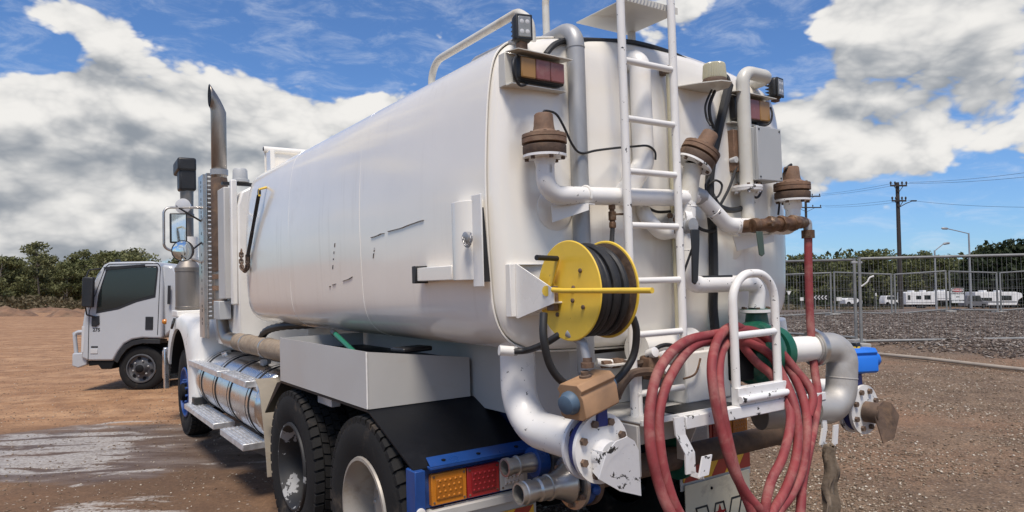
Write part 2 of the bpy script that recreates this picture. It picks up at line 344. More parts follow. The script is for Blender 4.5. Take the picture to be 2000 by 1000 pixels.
def ground_mat():
    m = bpy.data.materials.new('red_brown_dirt'); m.use_nodes = True; t = NT(m.node_tree); b = t.n['Principled BSDF']
    ob = t.new('ShaderNodeTexCoord').outputs['Object']
    at = {k: t.new('ShaderNodeAttribute', attribute_name=k).outputs['Fac'] for k in ('wet', 'pale', 'mul')}
    sep = t.new('ShaderNodeSeparateXYZ'); t.l.new(ob, sep.inputs[0])
    big = t.noise(ob, .35, 5, .6); mid = t.noise(ob, 2.2, 7, .65); fine = t.noise(ob, 28, 6, .7); 
    st = t.noise(t.v('MULTIPLY', ob, (.35, 1.6, 1)), .9, 7, .62, .5)
    left = t.ss(t.m('ADD', sep.outputs[0], t.m('MULTIPLY', t.m('SUBTRACT', big, .5), 6)), -3.2, .5)      # 0 left yard, 1 gravelly right side
    c = t.mix(t.ss(st, .35, .68), (.30, .160, .078), (.44, .265, .145))
    c = t.mix(t.ss(mid, .38, .72), c, (.21, .11, .058))
    cr = t.mix(t.ss(mid, .3, .72), (.205, .140, .089), (.122, .080, .051))
    cr = t.mix(t.ss(big, .45, .68), cr, (.22, .128, .074))
    c = t.mix(left, c, cr)
    damp = t.m('MULTIPLY', t.ss(sep.outputs[1], 10.2, 8.6), t.ss(sep.outputs[0], 1.5, -.5))
    c = t.mix(t.m('MULTIPLY', damp, t.ss(big, .3, .62, .55, .95)), c, (.105, .062, .037))
    # stones showing in the surface
    vo = t.new('ShaderNodeTexVoronoi'); vo.inputs['Scale'].default_value = 26; t.l.new(ob, vo.inputs['Vector'])
    vr = t.new('ShaderNodeSeparateColor'); t.l.new(vo.outputs['Color'], vr.inputs[0])
    stone = t.m('MULTIPLY', t.ss(vo.outputs['Distance'], .42, .25), t.ss(vr.outputs[0], t.ss(left, 0, 1, .93, .72), 1.0))
    c = t.mix(stone, c, t.mix(vr.outputs[1], (.40, .33, .26), (.17, .12, .09)))
    v2 = t.new('ShaderNodeTexVoronoi'); v2.inputs['Scale'].default_value = 62; t.l.new(ob, v2.inputs['Vector'])
    g2 = t.new('ShaderNodeSeparateColor'); t.l.new(v2.outputs['Color'], g2.inputs[0])
    grit = t.m('MULTIPLY', t.ss(left, 0, 1, .35, 1), t.ss(g2.outputs[2], .0, 1., .62, 1.42, 'LINEAR'))
    c = t.mix(1., c, t.m('ADD', grit, t.ss(left, 0, 1, .65, 0)), 'MULTIPLY')
    c = t.mix(1., c, t.ss(fine, .25, .75, .66, 1.28, 'LINEAR'), 'MULTIPLY')
    # wet film and pale dried wash
    sn = t.noise(t.v('MULTIPLY', ob, (.55, 2.2, 1)), 1.7, 8, .66, .6)
    wm = t.ss(t.m('ADD', at['wet'], t.m('MULTIPLY', t.m('SUBTRACT', sn, .5), .5)), .35, .6)
    wn = t.m('MULTIPLY', wm, t.ss(mid, .35, .6, .65, 1))
    c = t.mix(wn, c, t.mix(t.ss(sn, .35, .65), (.085, .054, .037), (.185, .145, .12)))
    pm = t.ss(t.m('ADD', t.m('MULTIPLY', at['pale'], .62), t.m('MULTIPLY', t.m('SUBTRACT', sn, .5), 2.2)), .42, .58)
    pm = t.m('MULTIPLY', pm, t.ss(at['pale'], .08, .3))
    pm = t.m('MULTIPLY', pm, t.ss(fine, .34, .60, .15, .9))
    c = t.mix(pm, c, (.42, .395, .365))
    c = t.mix(at['mul'], c, t.mix(t.ss(fine, .3, .7), (.085, .062, .05), (.17, .135, .11)))
    t.put(b.inputs['Base Color'], c)
    ro = t.m('SUBTRACT', .92, t.m('MULTIPLY', wn, .42)); t.put(b.inputs['Roughness'], ro); b.inputs['Specular IOR Level'].default_value = .35
    h = t.m('ADD', t.m('MULTIPLY', mid, .6), t.m('ADD', t.m('MULTIPLY', fine, .25), t.m('ADD', t.m('MULTIPLY', stone, .35), t.m('MULTIPLY', t.ss(v2.outputs['Distance'], .5, .0), t.ss(left, 0, 1, .05, .22)))))
    bp = t.new('ShaderNodeBump'); bp.inputs['Strength'].default_value = .65; bp.inputs['Distance'].default_value = .03
    t.put(bp.inputs['Height'], h); t.l.new(bp.outputs[0], b.inputs['Normal'])
    return m
ground = mk('ground', (verts, [], faces), ground_mat(), fixn=False, angle=180)
for k, a in (('wet', wet), ('pale', pale), ('mul', mul)):
    at = ground.data.attributes.new(k, 'FLOAT', 'POINT'); at.data.foreach_set('value', a)
tag(ground, kind='structure')
rs = np.random.RandomState(5)
def scatter(name, pts, size, shape, mat, label, cat):
    """many tiny solids as one mesh"""
    n = len(pts); bv = np.array(shape[0], float); nb = len(bv)
    ang = rs.rand(n, 3)*[2*PI, .9, .9]-[0, .45, .45]
    ca, sa = np.cos(ang[:, 0]), np.sin(ang[:, 0]); cb, sb_ = np.cos(ang[:, 1]), np.sin(ang[:, 1])
    V_ = bv[None]*size[:, None, :]*(1+.35*(rs.rand(n, nb, 3)-.5))
    x = V_[..., 0]; y = V_[..., 1]; z = V_[..., 2]
    x, z = x*cb[:, None]+z*sb_[:, None], -x*sb_[:, None]+z*cb[:, None]
    x, y = x*ca[:, None]-y*sa[:, None], x*sa[:, None]+y*ca[:, None]
    VV = np.stack([x, y, z], -1)+np.array(pts)[:, None, :]
    fs = np.array(shape[1]); k = fs.shape[1]
    FF = (fs[None]+(np.arange(n)*nb)[:, None, None]).reshape(-1, k)
    me = bpy.data.meshes.new(name); me.vertices.add(n*nb); me.vertices.foreach_set('co', VV.reshape(-1))
    me.loops.add(FF.size); me.loops.foreach_set('vertex_index', FF.reshape(-1).astype(np.int32))
    me.polygons.add(len(FF)); me.polygons.foreach_set('loop_start', (np.arange(len(FF))*k).astype(np.int32)); me.polygons.foreach_set('loop_total', np.full(len(FF), k, np.int32))
    rv = np.repeat(rs.rand(n), nb).astype(np.float32); a = me.attributes.new('rv', 'FLOAT', 'POINT'); a.data.foreach_set('value', rv)
    me.update(); me.validate(); me.materials.append(mat)
    o = bpy.data.objects.new(name, me); COL.objects.link(o)
    return tag(o, label, cat, kind='stuff')
def rv_mat(name, cols, rough=.85):
    m = bpy.data.materials.new(name); m.use_nodes = True; t = NT(m.node_tree); b = t.n['Principled BSDF']
    a = t.new('ShaderNodeAttribute', attribute_name='rv').outputs['Fac']; r = t.new('ShaderNodeValToRGB'); t.l.new(a, r.inputs[0])
    e = r.color_ramp.elements
    for i, (p, c) in enumerate(cols):
        q = e[i] if i < 2 else e.new(p); q.position = p; q.color = (*c, 1)
    t.l.new(r.outputs[0], b.inputs['Base Color']); b.inputs['Roughness'].default_value = rough; return m
OCT = ([(1, 0, 0), (-1, 0, 0), (0, 1, 0), (0, -1, 0), (0, 0, 1), (0, 0, -1)], [(0, 2, 4), (2, 1, 4), (1, 3, 4), (3, 0, 4), (2, 0, 5), (1, 2, 5), (3, 1, 5), (0, 3, 5)])
BOXS = ([(x, y, z) for x in (-1, 1) for y in (-1, 1) for z in (-1, 1)], [(0, 1, 3, 2), (4, 6, 7, 5), (0, 4, 5, 1), (2, 3, 7, 6), (0, 2, 6, 4), (1, 5, 7, 3)])
pts = []; sz = []
while len(pts) < 95000:
    u = rs.rand(); d = 2.6+24*u**1.7; px_ = 900+1350*rs.rand() if rs.rand() < .86 else -100+1000*rs.rand()
    x = (px_-1000)/1387*d; y = d
    if mulch_amt(x, y) > rs.rand(): continue
    if noise.noise(Vector((x*.8, y*.8, 9))) < rs.rand()*.9-.55: continue
    s = .004+.013*rs.rand()**2.4
    if px_ < 900: s *= .8
    pts.append((x, y, gz(x, y)+s*.25)); sz.append((s*(1+.6*rs.rand()), s, s*.6))
scatter('gravel', pts, np.array(sz), OCT, rv_mat('gravel_stone', [(0, (.09, .062, .042)), (.55, (.21, .15, .10)), (.85, (.36, .29, .215)), (1, (.60, .54, .45))]), 'loose gravel strewn over the brown yard', 'gravel')
pts = []; sz = []
while len(pts) < 44000:
    d = 8+30*rs.rand(); px_ = 1480+620*rs.rand(); x = (px_-1000)/1387*d; y = d; m = mulch_amt(x, y)
    if m < .2+.6*rs.rand(): continue
    l = .014+.046*rs.rand()**2; pts.append((x, y, gz(x, y)+.01+.02*rs.rand())); sz.append((l, l*(.2+.3*rs.rand()), .004+.008*rs.rand()))
scatter('mulch', pts, np.array(sz), BOXS, rv_mat('grey_wood_chip', [(0, (.045, .032, .025)), (.5, (.135, .10, .08)), (.85, (.245, .205, .175)), (1, (.42, .38, .33))]), 'bank of grey wood chip mulch below the mesh fence', 'mulch')
# earth heaps at the far left edge of the yard
for i, (c, w, l, h) in enumerate((((-43.7,62,0.8495), 2.4, 1.6, .75), ((-37.11,60,0.7921), 2.2, 1.5, .62), ((-48.82,75,0.7166), 3.4, 1.6, .55), ((-37.74,66,0.7921), 3.6, 1.5, .7))):
    vs = []; n = 26
    for j in range(n+1):
        for k in range(n+1):
            x = (j/n-.5)*2; y = (k/n-.5)*2; r = math.hypot(x, y); zz = max(0, 1-r*r)*h*(1+.6*noise.noise(Vector((x*2.5+i*7, y*2.5, 1)))+.3*noise.noise(Vector((x*7, y*7+i, 1))))-.05
            vs.append((c[0]+x*w, c[1]+y*l, gz(c[0]+x*w, c[1]+y*l)+zz))
    fs = [(j*(n+1)+k, j*(n+1)+k+1, (j+1)*(n+1)+k+1, (j+1)*(n+1)+k) for j in range(n) for k in range(n)]
    tag(mk('earth_heap', (vs, [], fs), pmat('dry_red_earth', (.20, .115, .07), .95, var=.25, vs=1.5, dirt=(.28, .2, .13), damt=.3, ds=1, bump=.5, bs=6), None, angle=180), kind='structure')

# ================================================================== the tank truck
TM = Matrix.Identity(4); ROT = [[0.828289, -0.559563, -0.028749], [0.559275, 0.828787, -0.017974], [0.033884, -0.001191, 0.999425]]
for i in range(3):
    for j in range(3): TM[i][j] = ROT[i][j]
TM.translation = Vector((0.8201,3.741,0.0929))
truck = empty('tank_truck', label='large white water tank truck with pipework, ladder and hose reel at its rear', cat='truck')
truck.matrix_world = TM
def P(name, g, mat, bevel=0, parent=None, label=None, **k):
    o = mk(name, g, mat, truck if parent is None else parent, bevel, **k)
    if label: o['label'] = label
    return o
V3 = Vector
# --- barrel
half = [(0,2.957),(.26,2.952),(.50,2.928),(.70,2.896),(.83,2.866),(.91,2.838),(.955,2.808),(.985,2.772),(1.005,2.728),(1.022,2.66),(1.038,2.55),(1.05,2.40),(1.058,2.25),(1.06,2.12),(1.058,1.98),(1.052,1.82),(1.044,1.68),(1.032,1.60),(1.008,1.535),(.97,1.487),(.915,1.452),(.82,1.425),(.6,1.41),(.3,1.402),(0,1.40)]
hp = spline([(x, 0, z) for x, z in half], 4)
OUT = [(p.x, p.z) for p in hp]+[(-p.x, p.z) for p in hp[-2:0:-1]]
def tank_x(z):                     # outer half width of the barrel at height z
    for a, b in zip(hp, hp[1:]):
        if a.x > .8 and min(a.z, b.z) <= z <= max(a.z, b.z): return a.x+(b.x-a.x)*(z-a.z)/(b.z-a.z+1e-9)
    return 1.0
def rings(spec, dent=0):
    vs = []; n = len(OUT)
    for y, s in spec:
        for x, z in OUT:
            d = dent*noise.noise(Vector((x*1.3, y*1.1, z*1.7)))
            vs.append((x*s+d*(1 if x > 0 else -1 if x < 0 else 0), y, 2.19+(z-2.19)*s))
    fs = [(j*n+i, j*n+(i+1) % n, (j+1)*n+(i+1) % n, (j+1)*n+i) for j in range(len(spec)-1) for i in range(n)]
    return vs, fs, n
ys = [0, .012]+[.06+.09*i for i in range(46)]
spec = [(y, 1.0) for y in ys]+[(4.24, .996), (4.29, .985), (4.33, .96), (4.355, .92), (4.37, .80), (4.39, .4), (4.40, .02)]
vs_, fs_, n_ = rings(spec, .004)
tank = P('tank_barrel', (vs_, [], fs_), MT['tank'], angle=60)
es = [(.03, .986), (0, .988), (-.012, .986), (-.032, .978), (-.055, .955), (-.07, .915), (-.08, .84)]+[(-.08-.028*(1-((.84-.055*i)/.84)**2), .84-.055*i) for i in range(1, 16)]
vs_, fs_, n_ = rings(es)
vs_ = [(x, y-(.007*math.cos(x*2*PI/.40) if y < -.078 else 0), z) for x, y, z in vs_]      # shallow pressed flutes
P('tank_end', (vs_, [], fs_), MT['tank'], angle=60)
g = G(); g.tube([(x*.997, -.002, 2.19+(z-2.19)*.997) for x, z in OUT], .005, 6, closed=True); P('end_weld', g, MT['tank'])
for yy in (1.45, 2.9):            # girth welds
    g = G(); g.tube([(x*.9975, yy, 2.19+(z-2.19)*.9975) for x, z in OUT], .0045, 5, closed=True); P('girth_weld', g, MT['tank'])
# scratches scraped into the paint of the left side (thin marks with a shape of their own)
sq = [((-1.06,1.274,2.029),(-1.06,0.5977,2.071)), ((-1.06,1.223,1.983),(-1.06,1.257,1.904)), ((-1.06,1.869,2.05),(-1.06,1.947,1.85)), ((-1.06,2.032,1.749),(-1.06,1.567,1.807))]
g = G(); rnd = random.Random(3)
for a, b in sq:
    a = Vector(a); b = Vector(b); n = 14; pts = []
    for i in range(n+1):
        p = a.lerp(b, i/n); p.z += rnd.gauss(0, .0016); p.y += rnd.gauss(0, .002); pts.append(p)
    for p, q in zip(pts, pts[1:]):
        if rnd.random() < (.15 if a.z > 2.0 and b.z-a.z > .02 else .5): continue
        w = .0006+.0010*rnd.random(); d = (q-p).normalized(); s = Vector((0, -d.z, d.y))*w
        v = [p-s, q-s, q+s*.4, p+s]
        for u in v: u.x = -tank_x(u.z)-.005
        g.prism(v, (.012, 0, 0))
P('paint_scratch', g, MT['scratch'], smooth=False)['kind'] = 'stuff'
# --- locker tube on the rear of the barrel (vertical half pipe with lid pin and chain)
zt, zb = 2.12, 1.70
def prof_plate(y0, y1, z0, z1, th, x): return G().bb(x-th, x, y0, y1, z0, z1)
yL = (-1.1,0.2488,1.943)[1]; yR = (-1.1,-0.0318,1.924)[1]
zT = (-1.1,-0.0122,2.12)[2]; zB = (-1.1,-0.0221,1.736)[2]
yT = (-1.1,0.0194,1.928)[1]
g = G(); pts = []
for i in range(13):
    a = PI*i/12; pts.append((-1.05-.085*math.sin(a), (yL+yT)/2+(yL-yT)*.5*math.cos(a), zB+.02))
g.prism(pts, (0, 0, zT-zB-.03)); P('document_tube', g, MT['tank'], .003)
g = G().bb(-1.102, -1.095, yR, yT+.03, zB-.01, zT+.01); P('tube_end_plate', g, MT['white'], .002)
g = G().prism([(-1.094, yR+.004, zT-.05), (-1.086, yR+.004, zT-.05), (-1.062, yR+.004, zB+.01), (-1.094, yR+.004, zB+.01)], (0, .003, 0)); P('gap_shade_strip', g, MT['black'])  # black strip standing in for the shadow between end plate and barrel
yb0 = (-1.1,0.5842,1.797)[1]; zb0 = (-1.1,0.355,1.827)[2]; zb1 = (-1.1,0.3586,1.759)[2]
g = G().bb(-1.11, -1.04, yL-.02, yb0, zb1, zb0); br = P('side_bracket', g, MT['tank'], .004)
g = G().bb(-1.12, -1.045, yb0, yb0+.04, zb1-.01, zb0+.01); P('rubber_end', g, MT['black'], .004, br)
pc = Vector((-1.14,0.026,1.939)); g = G().lathe(pc, (-1, 0, 0), [(-.01, .028), (.012, .028), (.016, .022)], 20); pin = P('lock_pin', g, MT['chain'])
g = G()
ch = spline([pc+Vector((-.02, 0, 0)), pc+Vector((-.025, -.02, -.03)), pc+Vector((-.02, -.045, -.035)), pc+Vector((-.015, -.06, -.005)), (pc.x-.01, yR+.01, pc.z+.012)], 4)
for i, (p, q) in enumerate(zip(ch, ch[1:])):
    d = (q-p).normalized(); s = d.cross(Vector((1, 0, 0) if i % 2 else (0, .7, .7))).normalized()*.006; m = (p+q)/2; e = d*.011
    g.tube([m-e, m-e*.5+s, m+e*.5+s, m+e, m+e*.5-s, m-e*.5-s], .0022, 5, closed=True)
P('pin_chain', g, MT['chain'], parent=pin)
# --- turnbuckle and chain near the front of the barrel
a = Vector((-1.09,3.6,2.596)); b = Vector((-1.09,4.034,2.052))
d = (b-a).normalized()
g = G().tube([a+Vector((.06, 0, .03)), a+Vector((-.0, 0, .01)), a+Vector((0, 0, -.05))], .011, 8); P('tie_lug', g, MT['yellow'])
g = G(); g.cyl(a+d*.05, a.lerp(b, .38), .017, 8); g.cyl(a.lerp(b, .62), b, .017, 8)
side = Vector((0, -d.z, d.y))*.02
for s in (-1, 1): g.cyl(a.lerp(b, .36)+side*s, a.lerp(b, .66)+side*s, .009, 8)
g.tube([a.lerp(b, .36)-side, a.lerp(b, .36), a.lerp(b, .36)+side], .011, 8); g.tube([a.lerp(b, .66)-side, a.lerp(b, .66), a.lerp(b, .66)+side], .011, 8)
g.lathe(a+d*.02, (1, 0, 0), [(-.008, .03), (.008, .03)], 14); P('turnbuckle', g, MT['black'])
g = G(); ch = spline([b, b+Vector((0, .02, -.1)), b+Vector((0, .12, -.13)), b+Vector((0, .24, -.08)), b+Vector((.01, .28, .06))], 5)
for i, (p, q) in enumerate(zip(ch, ch[1:])):
    dd = (q-p).normalized(); s = dd.cross(Vector((1, 0, 0) if i % 2 else (0, .7, .7))).normalized()*.016; m = (p+q)/2; e = dd*.03
    g.tube([m-e, m-e*.5+s, m+e*.5+s, m+e, m+e*.5-s, m-e*.5-s], .007, 5, closed=True)
P('tie_chain', g, MT['rustd'])
# --- tank cradle and frame below
g = G().prism([(-.575, .05, 1.43), (-.575, .05, 1.03), (-.50, .05, 1.03), (-.50, .05, 1.43)], (0, 3.9, 0)); P('tank_cradle', g, MT['boxgrey'])
g = G().prism([(.575, .05, 1.43), (.575, .05, 1.03), (.50, .05, 1.03), (.50, .05, 1.43)], (0, 3.9, 0)); P('tank_cradle', g, MT['boxgrey'])
g = G().bb(-.50, -.40, .42, 8.0, .74, 1.02); P('chassis_rail', g, MT['chblue'], .004)
g = G().bb(.40, .50, .42, 8.0, .74, 1.02); P('chassis_rail', g, MT['chblue'], .004)
for yy in (.6, 3.2, 4.6): P('cross_member', G().bb(-.40, .40, yy, yy+.12, .78, .98), MT['chblue'])
# --- top: catwalk fairing at front, handrails, grey edge hose
sb0 = V3((-0.9016,4.133,2.86)); zt_ = sb0.z+.20
g = G().bb(sb0.x, .85, sb0.y, sb0.y+.012, 2.80, zt_); P('splash_board', g, MT['tank'], .003)
g = G().lathe((sb0.x-.01, sb0.y, zt_), (1, 0, 0), [(0, .022), (.0, .03), (1.8, .03)], 16, cap=False); pr = P('board_tube', g, MT['tank'])
P('tube_mouth', G().lathe((sb0.x-.004, sb0.y, zt_), (1, 0, 0), [(0, .026), (.01, .026)], 16), MT['dark'], parent=pr)
P('board_stay', G().bb(sb0.x+.01, sb0.x+.05, sb0.y-.16, sb0.y, 2.80, zt_-.03), MT['tank'], .003)
hr = fillet([V3((-0.8,0.9709,2.854))-V3((0, 0, .12)), (-0.8,0.956,3.017), (-0.8,0.0741,3.021), (-0.8,-0.0227,2.95), V3((-0.8,-0.0329,2.831))-V3((0, 0, .1))], [0, .12, .10, .10, 0], 6)
P('hand_rail', G().tube(hr, .021, 12), MT['offwhite'])
P('edge_conduit', G().tube(fillet([(-0.9,0.3637,2.811), (-0.9,0.3031,2.838), (-0.9,-0.0532,2.827)], .08), .018, 10), MT['galv'])

# --- wheels
def tyre_geo(cx, w, Rt, rr, side, lugs=46):
    """tyre about the X axis at x=cx (centre), width w; side=-1 faces left"""
    g = G(); h = w/2
    prof = [(-h*.62, rr), (-h*.86, rr+.012), (-h*.98, rr+(Rt-rr)*.30), (-h, rr+(Rt-rr)*.52), (-h*.97, rr+(Rt-rr)*.75), (-h*.93, rr+(Rt-rr)*.80), (-h*.90, Rt-.035), (-h*.80, Rt-.018), (0, Rt-.014), (h*.80, Rt-.018), (h*.90, Rt-.035), (h, rr+(Rt-rr)*.52), (h*.86, rr+.012), (h*.62, rr)]
    g.lathe((cx, 0, 0), (1, 0, 0), prof, 60, cap=False)
    rows = [(-.93, -.56), (-.50, -.20), (-.16, .16), (.20, .50), (.56, .93)]
    for k, (u0, u1) in enumerate(rows):
        for i in range(lugs):
            t0 = 2*PI*(i+(.5 if k % 2 else 0))/lugs; t1 = t0+2*PI/lugs*(.74 if k in (0, 4) else .86); sk = .018*(1 if k % 2 else -1)
            vs = []
            for u, t, in ((u0, t0), (u1, t0+sk), (u1, t1+sk), (u0, t1)):
                edge = abs(u) > .9
                for r in (Rt-.045 if edge else Rt-.03, Rt-.012 if edge else Rt):
                    vs.append((cx+u*h, r*math.cos(t), r*math.sin(t)))
            g.add(vs, [(1, 3, 5, 7), (0, 2, 3, 1), (2, 4, 5, 3), (4, 6, 7, 5), (6, 0, 1, 7)])
    return g
def rim_geo(cx, rr, depth, side, hub=.10, holes=8):
    g = G(); s = side
    # side=-1: outer face towards -X
    prof = [(.0, rr+.018), (-.012, rr+.012), (-.014, rr-.004), (.004, rr-.012), (.03, rr-.03), (depth*.6, rr-.045), (depth*.9, rr-.055), (depth, rr-.075), (depth+.004, rr*.62), (depth-.02, rr*.52), (depth-.02, hub), (depth-.055, hub), (depth-.075, hub*.75), (depth-.08, hub*.3), (depth-.08, .001)]
    g.lathe((cx, 0, 0), (1, 0, 0), prof, 48, cap=False)
    for i in range(10):
        t = 2*PI*i/10; g.lathe((cx+depth-.018, rr*.50*math.cos(t), rr*.50*math.sin(t)), (-1, 0, 0), [(0, .017), (.03, .017), (.036, .010)], 6)
    return g
tyre_o = mk('tyre', tyre_geo(0, .285, .525, .292, -1), MT['rubber']); tyre_m = tyre_o.data; bpy.data.objects.remove(tyre_o)
def wheel(x, y, z, rimmat, depth, rot=0, parent=truck, mesh=tyre_m):
    w = mk('wheel', rim_geo(0, .285, depth, -1), rimmat, parent); w.location = (x, y, z); w.rotation_euler = (rot, 0, 0)
    t = bpy.data.objects.new('tyre', mesh); COL.objects.link(t); t.parent = w; t.location = (.125, 0, 0)
    return w
for (yy, m, nm) in ((2.31, MT['rimblk'], 0), (1.03, MT['rimgrey'], 1)):
    wheel(-1.235, yy, .52, m, .17, rot=.3+nm)
    for x in (-.925,): 
        t = bpy.data.objects.new('inner_tyre', tyre_m); COL.objects.link(t); t.parent = truck; t.location = (x+.1, yy, .52); t.rotation_euler = (1.1, 0, 0)
    for x in (.70, 1.03):
        t = bpy.data.objects.new('inner_tyre', tyre_m); COL.objects.link(t); t.parent = truck; t.location = (x, yy, .52)
    P('axle', G().cyl((-.95, yy, .52), (.95, yy, .52), .09, 14), MT['dark'])
    P('differential', G().ball((0, yy, .55), .22, 16), MT['dark'])
fw = wheel(-1.16, 6.88, .52, MT['blue'], .03, rot=.2); fw.children[0].location.x = .13
P('hub_cap', G().lathe((-1.16, 6.88, .52), (-1, 0, 0), [(-.03, .11), (.05, .10), (.07, .06), (.075, .001)], 20), MT['dark'])
t = bpy.data.objects.new('inner_tyre', tyre_m); COL.objects.link(t); t.parent = truck; t.location = (1.03, 6.88, .52)
# --- mudguards over the tandem: flat top under the tray, sloped flap at the rear
yF, yRr = 2.56, .955
g = G().prism([(-1.235, yF, 1.082), (-1.235, yRr, 1.082), (-1.215, .46, .862), (-1.215, .46, .852), (-1.235, yRr-.01, 1.07), (-1.235, yF, 1.07)], (.70, 0, 0))
P('rear_guard', g, MT['flap'])
g = G().prism([(-1.232, yF, 1.078), (-1.232, yF+.10, 1.06), (-1.225, 3.02, .80), (-1.225, 3.02, .79), (-1.232, yF, 1.066)], (.66, 0, 0)); P('front_guard', g, MT['flap'])
g = G().prism([(.55, yF, 1.08), (.55, yRr, 1.08), (.55, .46, .86), (.55, .46, .85), (.55, yRr-.01, 1.068), (.55, yF, 1.068)], (.68, 0, 0)); P('rear_guard', g, MT['flap'])
# curved splash plate between fuel tank and drive wheel
g = G(); pts = [(-1.22, 3.32, 1.02), (-1.22, 3.20, .95), (-1.22, 3.10, .70), (-1.22, 3.02, .42), (-1.22, 3.0, .30)]
g.prism([Vector(p) for p in pts]+[Vector(p)+Vector((0, .012, 0)) for p in pts[::-1]], (.42, 0, 0)); P('splash_plate', g, MT['splash'], .002)
# --- tray (open-topped white box on the guard)
x0, x1 = -1.235, -.60
g = G()
g.bb(x0, x0+.004, yRr+.004, yF-.004, 1.086, 1.392); g.prism([(x0, yRr, 1.086), (x1, yRr, 1.086), (x1, yRr, 1.312), (x0, yRr, 1.392)], (0, .004, 0)); g.bb(x0, x1, yF-.004, yF, 1.086, 1.392); g.bb(x1-.004, x1, yRr+.004, yF-.004, 1.086, 1.30); g.bb(x0+.004, x1-.004, yRr+.004, yF-.004, 1.088, 1.094)
tray = P('tool_tray', g, MT['boxgrey'])
g = G().tube([(x0-.001, yRr-.001, 1.09+.012*i+random.gauss(0, .0006)) for i in range(26)], [.0045+.0012*random.random() for i in range(26)], 8); P('weld_bead', g, MT['white'], parent=tray)
P('tray_shade_sheet', G().bb(x0+.006, x1-.006, yRr+.006, yF-.006, 1.28, 1.30), MT['flap'], parent=tray)  # added black sheet that paints the shade inside the open tray
# chassis side lamp below guard
P('side_lamp', G().bb(-1.16, -1.10, 1.72, 1.98, .99, 1.05), MT['clear'], .004)
# --- fuel tank with straps
FX, FZ, FR, Y0, Y1 = -.90, .765, .315, 3.36, 6.05
g = G().lathe((FX, Y0, FZ), (0, 1, 0), [(-.05, .02), (-.045, .12), (-.03, .22), (.0, .29), (.02, FR-.006), (.04, FR), (Y1-Y0, FR)], 48, cap=True); ft = P('fuel_tank', g, MT['alu'])
for yy in (3.62, 4.30, 4.92, 5.60):
    P('tank_strap', G().lathe((FX, yy-.035, FZ), (0, 1, 0), [(0, FR-.003), (0, FR+.007), (.07, FR+.007), (.07, FR-.003)], 48, cap=False), MT['alu'], parent=ft)
    for s in (-.052, .038): P('strap_rubber', G().lathe((FX, yy+s, FZ), (0, 1, 0), [(0, FR-.003), (0, FR+.009), (.014, FR+.009), (.014, FR-.003)], 48, cap=False), MT['black'], parent=ft)
P('fuel_cap', G().lathe((FX-.08, 5.45, FZ+FR-.02), (-.25, 0, 1), [(0, .05), (.03, .05), (.035, .04)], 18), MT['alu'], parent=ft)
P('drain_label', G().bb(-1.14, -1.10, 3.332, 3.345, .78, .85), MT['green'], parent=ft)
P('air_tank', G().lathe((-.62, 3.4, .60), (0, 1, 0), [(0, .05), (.05, .12), (1.2, .12), (1.25, .05)], 24), MT['alu'])
def step(y0, y1, z, xo):
    g = G().bb(xo, xo+.20, y1, y0, z-.055, z); o = P('step', g, MT['tread'], .004)
    for i in range(5): 
        x = xo+.025+.037*i; P('tread_bar', G().bb(x, x+.018, y1+.015, y0-.015, z, z+.007), MT['tread'], parent=o)
    for yy in (y0-.2, y1+.2): P('step_bracket', G().prism([(xo+.04, yy, z-.0555), (xo+.2, yy, z-.0555), (xo+.30, yy, z-.16), (xo+.22, yy, z-.16)], (0, .05, 0)), MT['galv'], parent=o)
step(6.12, 4.62, .975, -1.25); step(4.42, 3.52, .985, -1.25); step(6.10, 4.56, .49, -1.30); step(4.27, 3.42, .49, -1.30)
# --- exhaust: wrapped pipe, elbow, stack with raked tip, perforated shield
exh = fillet([(-1.02, 2.9, 1.235), (-1.02, 4.6, 1.235)], 0)
g = G(); n = 60; g.tube([(-1.02, 2.95+1.75*i/n, 1.235) for i in range(n+1)], [.082+.004*((i % 3) == 0)+.002*random.random() for i in range(n+1)], 20); P('wrapped_exhaust', g, MT['wrap'])
for yy in (3.65, 4.35): P('exhaust_clamp', G().lathe((-1.02, yy, 1.235), (0, 1, 0), [(0, .085), (0, .092), (.03, .092), (.03, .085)], 24, cap=False), MT['stain'])
el = fillet([(-1.02, 4.68, 1.235), (-1.02, 5.32, 1.235), (-1.04, 5.36, 1.75), (-1.05, 5.36, 3.02)], [0, .30, 0, 0], 12)
P('exhaust_elbow', G().tube(el, .078, 20), MT['exh'])
for z in (1.35, 1.5, 1.62): P('exhaust_clamp', G().lathe((-1.045, 5.36, z+.25), (0, 0, 1), [(0, .08), (0, .09), (.05, .09), (.05, .08)], 24, cap=False), MT['rustc'])
P('muffler', G().lathe((-1.05, 5.36, 1.95), (0, 0, 1), [(0, .079), (.02, .086), (.95, .086), (1.0, .079)], 24), MT['rustd'])
zt0 = 2.78
zb_, xc_ = 3.66, -1.05-.088          # vertical pipe, then a raked outlet cut upright and facing outward
ring = [(.078*math.cos(2*PI*i/28), .078*math.sin(2*PI*i/28)) for i in range(28)]
g = G()
for k in range(7):
    for u, v in ring:
        if k == 0: g.v.append((-1.05+u, 5.36+v, zt0))
        elif k == 1: g.v.append((-1.05+u, 5.36+v, zb_))
        else:
            t = (k-1)/5; ln = (-1.05+u)-xc_; g.v.append((-1.05+u-ln*t**1.15, 5.36+v, zb_+.03*min(1, t*2)+ln/math.tan(R(32))*t))
g.f = [(j*28+i, j*28+(i+1) % 28, (j+1)*28+(i+1) % 28, (j+1)*28+i) for j in range(6) for i in range(28)]
P('exhaust_stack', g, MT['exh']).modifiers.new('wall', 'SOLIDIFY').thickness = .006
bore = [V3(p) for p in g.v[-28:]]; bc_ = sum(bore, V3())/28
P('stack_bore', ([tuple(bc_+(p-bc_)*.90+V3((-.0045, 0, 0))) for p in bore], [], [tuple(range(28))]), MT['dark'])
